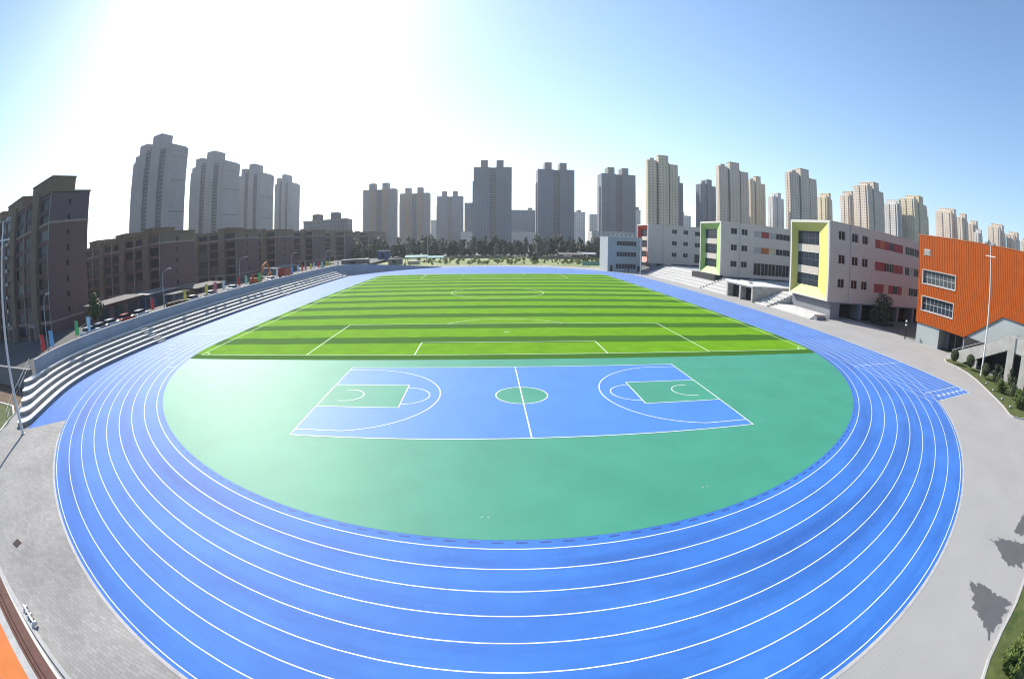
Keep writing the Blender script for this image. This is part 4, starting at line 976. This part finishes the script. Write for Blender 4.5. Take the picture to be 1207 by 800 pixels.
make_proto('g0', 1.5, 12.0, 2.4, 1200, .5, 14, LEAF_G, taper=.9); make_proto('g1', 1.0, 11.0, 4.4, 1500, .55, 15, LEAF_G)
make_proto('m0', 1.0, 4.6, 1.7, 900, .24, 16, LEAF_M, tr=.1); make_proto('y', .2, 1.4, .8, 260, .16, 17, LEAF_Y, tr=.05, nl=6); make_proto('b0', .15, 1.5, .85, 900, .11, 18, LEAF_M, tr=.05, nl=12, taper=.4)
make_proto('b1', .15, 1.3, 1.0, 1000, .11, 19, LEAF_B, tr=.05, nl=12, taper=.5); make_proto('c0', .8, 5.2, 1.5, 900, .22, 20, LEAF_D, tr=.1, taper=.7)
ball_proto('t0', .85, 1.15, 2600, .085, 31, LEAF_D)
make_proto('ct', .5, 5.2, 2.7, 1800, .22, 21, LEAF_D, tr=.14, taper=.55)
rnd = random.Random(5)
i = 0
for row, (yy, x0, x1, step) in enumerate(((262, -84, 118, 4.6), (246, -80, 100, 6.2), (276, -95, 130, 6.5))):
    x = x0
    while x < x1:
        k = rnd.choice(['d0', 'd1', 'd2', 'g0', 'd1', 'g0' if row else 'd2']) if row != 2 else rnd.choice(['g0', 'g0', 'g1', 'g1', 'd2'])
        dark = k[0] == 'd'
        plant(k, 'park_tree', 'dark leafy tree in the dense belt beyond the far end of the track' if dark else 'grey-green feathery tree in the belt beyond the far end of the track', 'tree',
              x + rnd.uniform(-1.4, 1.4), yy + rnd.uniform(-4, 4), rnd.uniform(.80, 1.14) * (.82 if row == 1 else .95) * (1.12 if row == 2 else 1), rnd.uniform(0, 6), 'dark trees of the far belt' if dark else 'grey-green trees of the far belt')
        x += step * rnd.uniform(.8, 1.2)
plant('g1', 'park_tree', 'big pale grey-green tree left of the sunlit-edged central tower', 'tree', 26.5, 236, 1.13, 1)
plant('d1', 'park_tree', 'isolated dark bushy tree standing in the far garden', 'tree', 21, 196, .42, 2)
plant('g1', 'park_tree', 'pale grey-green tree before the low whitish building', 'tree', 62, 248, 1.1, 3)
plant('m0', 'street_tree', 'pale small tree between the tallest brick block and the shop roof', 'tree', -72.5, 27.0, 1.35, 0, None, 1.1)
plant('ct', 'courtyard_tree', 'dark shaded evergreen tree in front of the ground floor of the yellow-gabled wing', 'tree', 69.5, 29.6, 1.05, 1)
m = MB(); m.box(67.5, 71.5, 27.6, 31.6, 0, .45, skip=''); pbx = m.build('tree_planter', DARK); tag(pbx, 'dark square planter round the courtyard tree', 'planter')
# shrubs in the bed by the outdoor stair
for x, y, k, s, lab in ((57.2, 1.2, 't0', .95, 'round dark topiary ball at the foot of the outdoor stair'), (57.6, -2.2, 't0', 1.0, 'second topiary ball beside the first stair post'), (55.9, -6.4, 't0', .98, 'topiary ball just right of the floodlight mast'),
                        (55.2, -8.8, 'c0', .48, 'bushy dark shrub right of the topiary balls'), (53.9, -10.4, 'c0', .5, 'tall spreading dark shrub before the second stair post'), (52.2, -11.6, 'b1', 1.1, 'low bright green shrub by the bed kerb'),
                        (51.6, -14.2, 'c0', .46, 'dark shrub near the right border of the stair bed'), (50.2, -16.0, 'b1', 1.2, 'bright shrub at the right border of the stair bed'), (48.9, -16.6, 'b0', .8, 'small dark shrub at the near end of the stair bed'), (56.5, -11.5, 'c0', .5, 'dark shrub under the landing of the outdoor stair')):
    plant(k, 'shrub', lab, 'shrub', x, y, s, rnd.uniform(0, 6), 'shrubs in the stair bed', .05)
for x, y, s, lab in ((13.6, -33.3, .95, 'leafy shrub at the lower right corner of the lawn'), (15.6, -33.6, .7, 'smaller shrub behind the lower right corner shrub'), (19.3, -32.3, .6, 'small shrub at the right border of the lower lawn')):
    plant('b1', 'shrub', lab, 'shrub', x, y, s, rnd.uniform(0, 6), None, .05)
# white stones in the bed
for x, y in ((53.1, -8.2), (51.0, -10.6), (48.9, -13.3), (47.2, -15.6)):
    m = MB(); bmesh.ops.create_icosphere(m.bm, subdivisions=2, radius=.2); o = m.build('white_stone', KERB, None, True); o.location = (x, y, .15); o.scale = (1.2, .9, .7); tag(o, 'white boulder lying along the kerb of the stair bed', 'stone', 'white stones along the stair bed kerb')
# far garden
struct(MB().poly([(-62, 160), (-24, 163), (0, 164.5), (24, 162), (50, 146), (62, 142), (100, 150), (110, 240), (-75, 240)], .02), 'garden', GARDEN)
for j in range(170):
    x, y = rnd.uniform(-38, 62), rnd.uniform(170, 225)
    plant('y', 'garden_shrub', 'young yellowish-green shrub in the far garden plot', 'shrub', x, y, rnd.uniform(.6, 1.35), rnd.uniform(0, 6), 'young shrubs of the far garden')
# mesh fence at the far kerb
def fence(label, pts, h, mat, step=3.0, name='mesh_fence'):
    t = thing(name, label, 'fence', (*pts[0], 0)); ox, oy = pts[0]; P = dense(pts, step)
    m = MB()
    for a, b in zip(P, P[1:]):
        for z in (.15, h * .5, h): m.tube([(a[0] - ox, a[1] - oy, z), (b[0] - ox, b[1] - oy, z)], .03, 4)
        for q in range(1, 8): x = a[0] + (b[0] - a[0]) * q / 8 - ox; y = a[1] + (b[1] - a[1]) * q / 8 - oy; m.tube([(x, y, .1), (x, y, h)], .012, 3)
    m.build('mesh_panel', mat, t)
    for a in P: m = MB(); m.tube([(a[0] - ox, a[1] - oy, 0), (a[0] - ox, a[1] - oy, h + .1)], .05, 5); m.build('post', mat, t)
fence('thin green mesh fence along the far edge of the track', [(-22, 160.5), (0, 162.5), (20, 161), (38, 153.5)], 1.4, M('fence_green', (.10, .16, .10), .6, .1), 4.0)
m = MB(); m.box(38, 66, 168, 168.3, 0, 1.5); gf = m.build('hoarding', TEAL); tag(gf, 'pale green hoarding at the foot of the far park, left of the blue-grey block', 'fence')
m = MB(); m.box(-20, 12, 232, 232.3, 0, 1.6); gf = m.build('hoarding', SHEET); tag(gf, 'long pale hoarding between the garden and the tree belt', 'fence')
m = MB(); m.box(20, 75, 226, 226.3, 0, 1.3); gf = m.build('hoarding', SHEET); tag(gf, 'pale hoarding behind the timber pavilion', 'fence')
def tent(label, x, y, w, d, h, roofm, legm=METAL):
    t = thing('canopy', label, 'canopy', (x, y, 0))
    m = MB(); m.bm.faces.new([m.bm.verts.new(p) for p in ((-w / 2, -d / 2, h), (w / 2, -d / 2, h), (w / 2, 0, h + .9), (-w / 2, 0, h + .9))]); m.bm.faces.new([m.bm.verts.new(p) for p in ((-w / 2, d / 2, h), (w / 2, d / 2, h), (w / 2, 0, h + .9), (-w / 2, 0, h + .9))])
    o = m.build('roof', roofm, t); o.modifiers.new('s', 'SOLIDIFY').thickness = .15
    for sx in (-1, 1):
        for sy in (-1, 1): m = MB(); m.tube([(sx * (w / 2 - .3), sy * (d / 2 - .3), 0), (sx * (w / 2 - .3), sy * (d / 2 - .3), h)], .12, 6); m.build('post', legm, t)
tent('teal-roofed open tent at the left of the far garden', -36, 205, 11, 7, 2.2, TEAL)
tent('smaller pale teal tent right of the first', -26, 200, 8, 6, 2.0, TEAL)
tent('timber pavilion with white roof in the far garden, right', 38.5, 200, 12, 8, 3.4, SHEET, TIMBER)
tent('bluish-roofed pavilion beside the timber one', 47.5, 205, 9, 7, 3.6, SCHOOL_B, TIMBER)
for lab, x, y, H in (('thin tall far pole before the brownish twin-box towers', -33.5, 230, 14.2), ('short far pole below the sunlit-edged central tower', 24.6, 225, 9), ('far pole left of the blue-grey block', 50, 160, 6.2)):
    t = thing('far_pole', lab, 'pole', (x, y, 0)); m = MB(); m.tube([(0, 0, 0), (0, 0, H)], [.28, .18], 8); m.build('pole', METAL, t); m = MB(); m.box(-.7, .7, -.1, .1, H - .3, H); m.build('lamp_head', METAL, t)
# yard beyond the far bend, left
for lab, x, y, w, d, h, mt in (('small white site cabin beyond the far bend of the wall', -45, 178, 6, 3, 2.6, SHEET), ('blue site cabin at the end of the brick row', -58, 215, 6, 4, 5.5, BLUE_TARP), ('pale brick pile beside the white site cabin', -36, 176, 5, 3, 1.4, CREAM), ('long low white shed at the far end of the street', -66, 175, 12, 5, 3.0, SHEET)):
    t = thing('site_cabin' if 'pile' not in lab else 'brick_pile', lab, 'cabin' if 'pile' not in lab else 'pile', (x, y, 0))
    m = MB(); m.box(0, w, 0, d, 0, h); m.build('body', mt, t); m = MB(); m.box(-.15, w + .15, -.15, d + .15, h + .002, h + .14); m.build('cover', KERB, t)
    if 'pile' not in lab: m = MB(); m.box(w * .3, w * .55, -.05, -.003, h * .35, h * .75); m.build('window', GLASS, t)

# small signs and gratings
t = thing('drain_pipe_marker', 'small white pipe bracket on the kerb of the orange deck', 'bracket', (-19.35, -28.55, .1), -.25)
m = MB(); m.box(-.7, .7, -.06, .06, .12, .2); m.build('bar', WHITE, t)
for x in (-.6, .0, .6): m = MB(); m.box(x - .05, x + .05, -.2, .2, -.02, .12); m.build('foot', WHITE, t)
m = MB(); m.box(-25.0, -24.35, -25.6, -25.0, 0.0, .012); o = m.build('manhole_cover', BROWN_D); tag(o, 'dark square manhole cover in the left paving', 'manhole cover')

# people far off by the blue-grey block
def person(label, x, y, rz, shirt, trousers):
    t = thing('person', label, 'person', (x, y, 0), rz)
    V = dict(pelvis=(0, 0, .95), waist=(0, 0, 1.12), chest=(0, 0, 1.35), neck=(0, 0, 1.5), head=(0, .02, 1.63), top=(0, .01, 1.74), ls=(-.19, 0, 1.42), le=(-.25, -.02, 1.15), lh=(-.23, .1, .92), rs=(.19, 0, 1.42), re=(.26, -.02, 1.15), rh=(.24, .08, .9),
             lk=(-.10, .05, .52), la=(-.11, 0, .09), lt=(-.12, .16, .04), rk=(.10, .0, .52), ra=(.12, -.06, .09), rt=(.13, .1, .04))
    R = dict(pelvis=.145, waist=.13, chest=.155, neck=.06, head=.1, top=.07, ls=.065, le=.045, lh=.035, rs=.065, re=.045, rh=.035, lk=.065, la=.042, lt=.035, rk=.065, ra=.042, rt=.035)
    E = [('pelvis', 'waist'), ('waist', 'chest'), ('chest', 'neck'), ('neck', 'head'), ('head', 'top'), ('chest', 'ls'), ('ls', 'le'), ('le', 'lh'), ('chest', 'rs'), ('rs', 're'), ('re', 'rh'), ('pelvis', 'lk'), ('lk', 'la'), ('la', 'lt'), ('pelvis', 'rk'), ('rk', 'ra'), ('ra', 'rt')]
    ks = list(V); me = bpy.data.meshes.new('person_body'); me.from_pydata([V[k] for k in ks], [(ks.index(a), ks.index(b)) for a, b in E], [])
    o = bpy.data.objects.new('body', me); COL.objects.link(o); o.parent = t
    md = o.modifiers.new('skin', 'SKIN')
    for k, v in zip(ks, me.skin_vertices[0].data): v.radius = (R[k], R[k] * .8); v.use_root = (k == 'pelvis')
    o.modifiers.new('sub', 'SUBSURF').levels = 2
    m = M('person_look', shirt, .8, 0); nt, b = nodes_of(m); tc = nt.nodes.new('ShaderNodeTexCoord'); s = nt.nodes.new('ShaderNodeSeparateXYZ'); nt.links.new(tc.outputs['Object'], s.inputs[0])
    c = mixc(nt, mathn(nt, 'GREATER_THAN', s.outputs[2], .95), trousers, shirt); c = mixc(nt, mathn(nt, 'GREATER_THAN', s.outputs[2], 1.5), c, (.42, .25, .18)); nt.links.new(c, b.inputs['Base Color']); me.materials.append(m)
    m = MB(); bmesh.ops.create_icosphere(m.bm, subdivisions=2, radius=.112); h = m.build('hair', BLACK, t, True); h.location = (0, -.015, 1.69); h.scale = (1, 1.05, .8)
person('person in a mauve top standing at the track edge before the blue-grey block', 43.6, 124.0, 2.6, (.25, .16, .28), (.03, .03, .05))
person('person in black standing at the track edge before the blue-grey block', 44.8, 123.4, 3.4, (.02, .02, .025), (.02, .02, .03))

# ------------------------------------------------------------------ air, sky, sun, camera
SUN_EL, SUN_AZ = 37.0, -32.0      # azimuth from +Y towards +X
w = bpy.data.worlds.new('World'); S.world = w; w.use_nodes = True
nt = w.node_tree; bg = nt.nodes['Background']; sky = nt.nodes.new('ShaderNodeTexSky'); sky.sky_type = 'NISHITA'; sky.sun_disc = False
sky.sun_elevation = radians(SUN_EL); sky.sun_rotation = radians(SUN_AZ); sky.air_density = 1.15; sky.dust_density = 0.8; sky.ozone_density = 3.0; sky.altitude = 50
even = nt.nodes.new('ShaderNodeMix'); even.data_type = 'RGBA'; even.inputs[0].default_value = 0.10; even.inputs[7].default_value = (0.9, 2.5, 5.6, 1)   # flat blue mixed into the sky colour to even out its glow
nt.links.new(sky.outputs[0], even.inputs[6]); nt.links.new(even.outputs[2], bg.inputs[0]); bg.inputs[1].default_value = 0.130
sl = bpy.data.lights.new('sun', 'SUN'); sl.energy = 5.0; sl.angle = radians(.53); sl.color = (1.0, .94, .84)
so = bpy.data.objects.new('sun', sl); COL.objects.link(so)
d = Vector((sin(radians(SUN_AZ)) * cos(radians(SUN_EL)), cos(radians(SUN_AZ)) * cos(radians(SUN_EL)), sin(radians(SUN_EL))))
so.rotation_euler = d.to_track_quat('Z', 'Y').to_euler(); so.location = d * 300

HAZE = 0.00017
if HAZE:
    m = MB(); m.box(-2600, 2600, -500, 2600, -1.0, 115); hz = m.build('haze', DARK); hz.data.materials.clear()
    hm = bpy.data.materials.new('haze_air'); hm.use_nodes = True; n_ = hm.node_tree; n_.nodes.remove(n_.nodes['Principled BSDF'])
    v = n_.nodes.new('ShaderNodeVolumePrincipled'); v.inputs['Color'].default_value = (.86, .92, 1, 1); v.inputs['Density'].default_value = HAZE; v.inputs['Anisotropy'].default_value = .35
    n_.links.new(v.outputs[0], n_.nodes['Material Output'].inputs['Volume']); hz.data.materials.append(hm); tag(hz, kind='stuff')

cd = bpy.data.cameras.new('camera'); cam = bpy.data.objects.new('camera', cd); COL.objects.link(cam); S.camera = cam
cam.location = (-2.473, -31.849, 10.688)
yaw, pit, rol = radians(3.2061), radians(-11.9124), radians(.2069)
fwd = Vector((sin(yaw) * cos(pit), cos(yaw) * cos(pit), sin(pit))); right = Vector((cos(yaw), -sin(yaw), 0)); up = right.cross(fwd)
Rr = right * cos(rol) + up * sin(rol); Uu = up * cos(rol) - right * sin(rol)
from mathutils import Matrix
cam.rotation_euler = Matrix((Rr, Uu, -fwd)).transposed().to_euler()
cd.type = 'PANO'; cd.panorama_type = 'FISHEYE_LENS_POLYNOMIAL'
cd.sensor_fit = 'HORIZONTAL'; cd.sensor_width = 36.0; cd.sensor_height = 36.0 * 678 / 1024
cd.fisheye_fov = radians(210)
cd.fisheye_polynomial_k0 = 0; cd.fisheye_polynomial_k1 = -0.0587477214; cd.fisheye_polynomial_k2 = 0; cd.fisheye_polynomial_k3 = 2.05658e-6; cd.fisheye_polynomial_k4 = -1.4774020e-6
cd.clip_start = .1; cd.clip_end = 8000
S.view_settings.view_transform = 'Standard'; S.view_settings.look = 'None'; S.view_settings.exposure = 0.72; S.view_settings.gamma = 1
S.render.engine = 'CYCLES'; S.cycles.filter_width = 1.1; S.cycles.max_bounces = 6; S.cycles.volume_bounces = 0; S.cycles.use_denoising = True
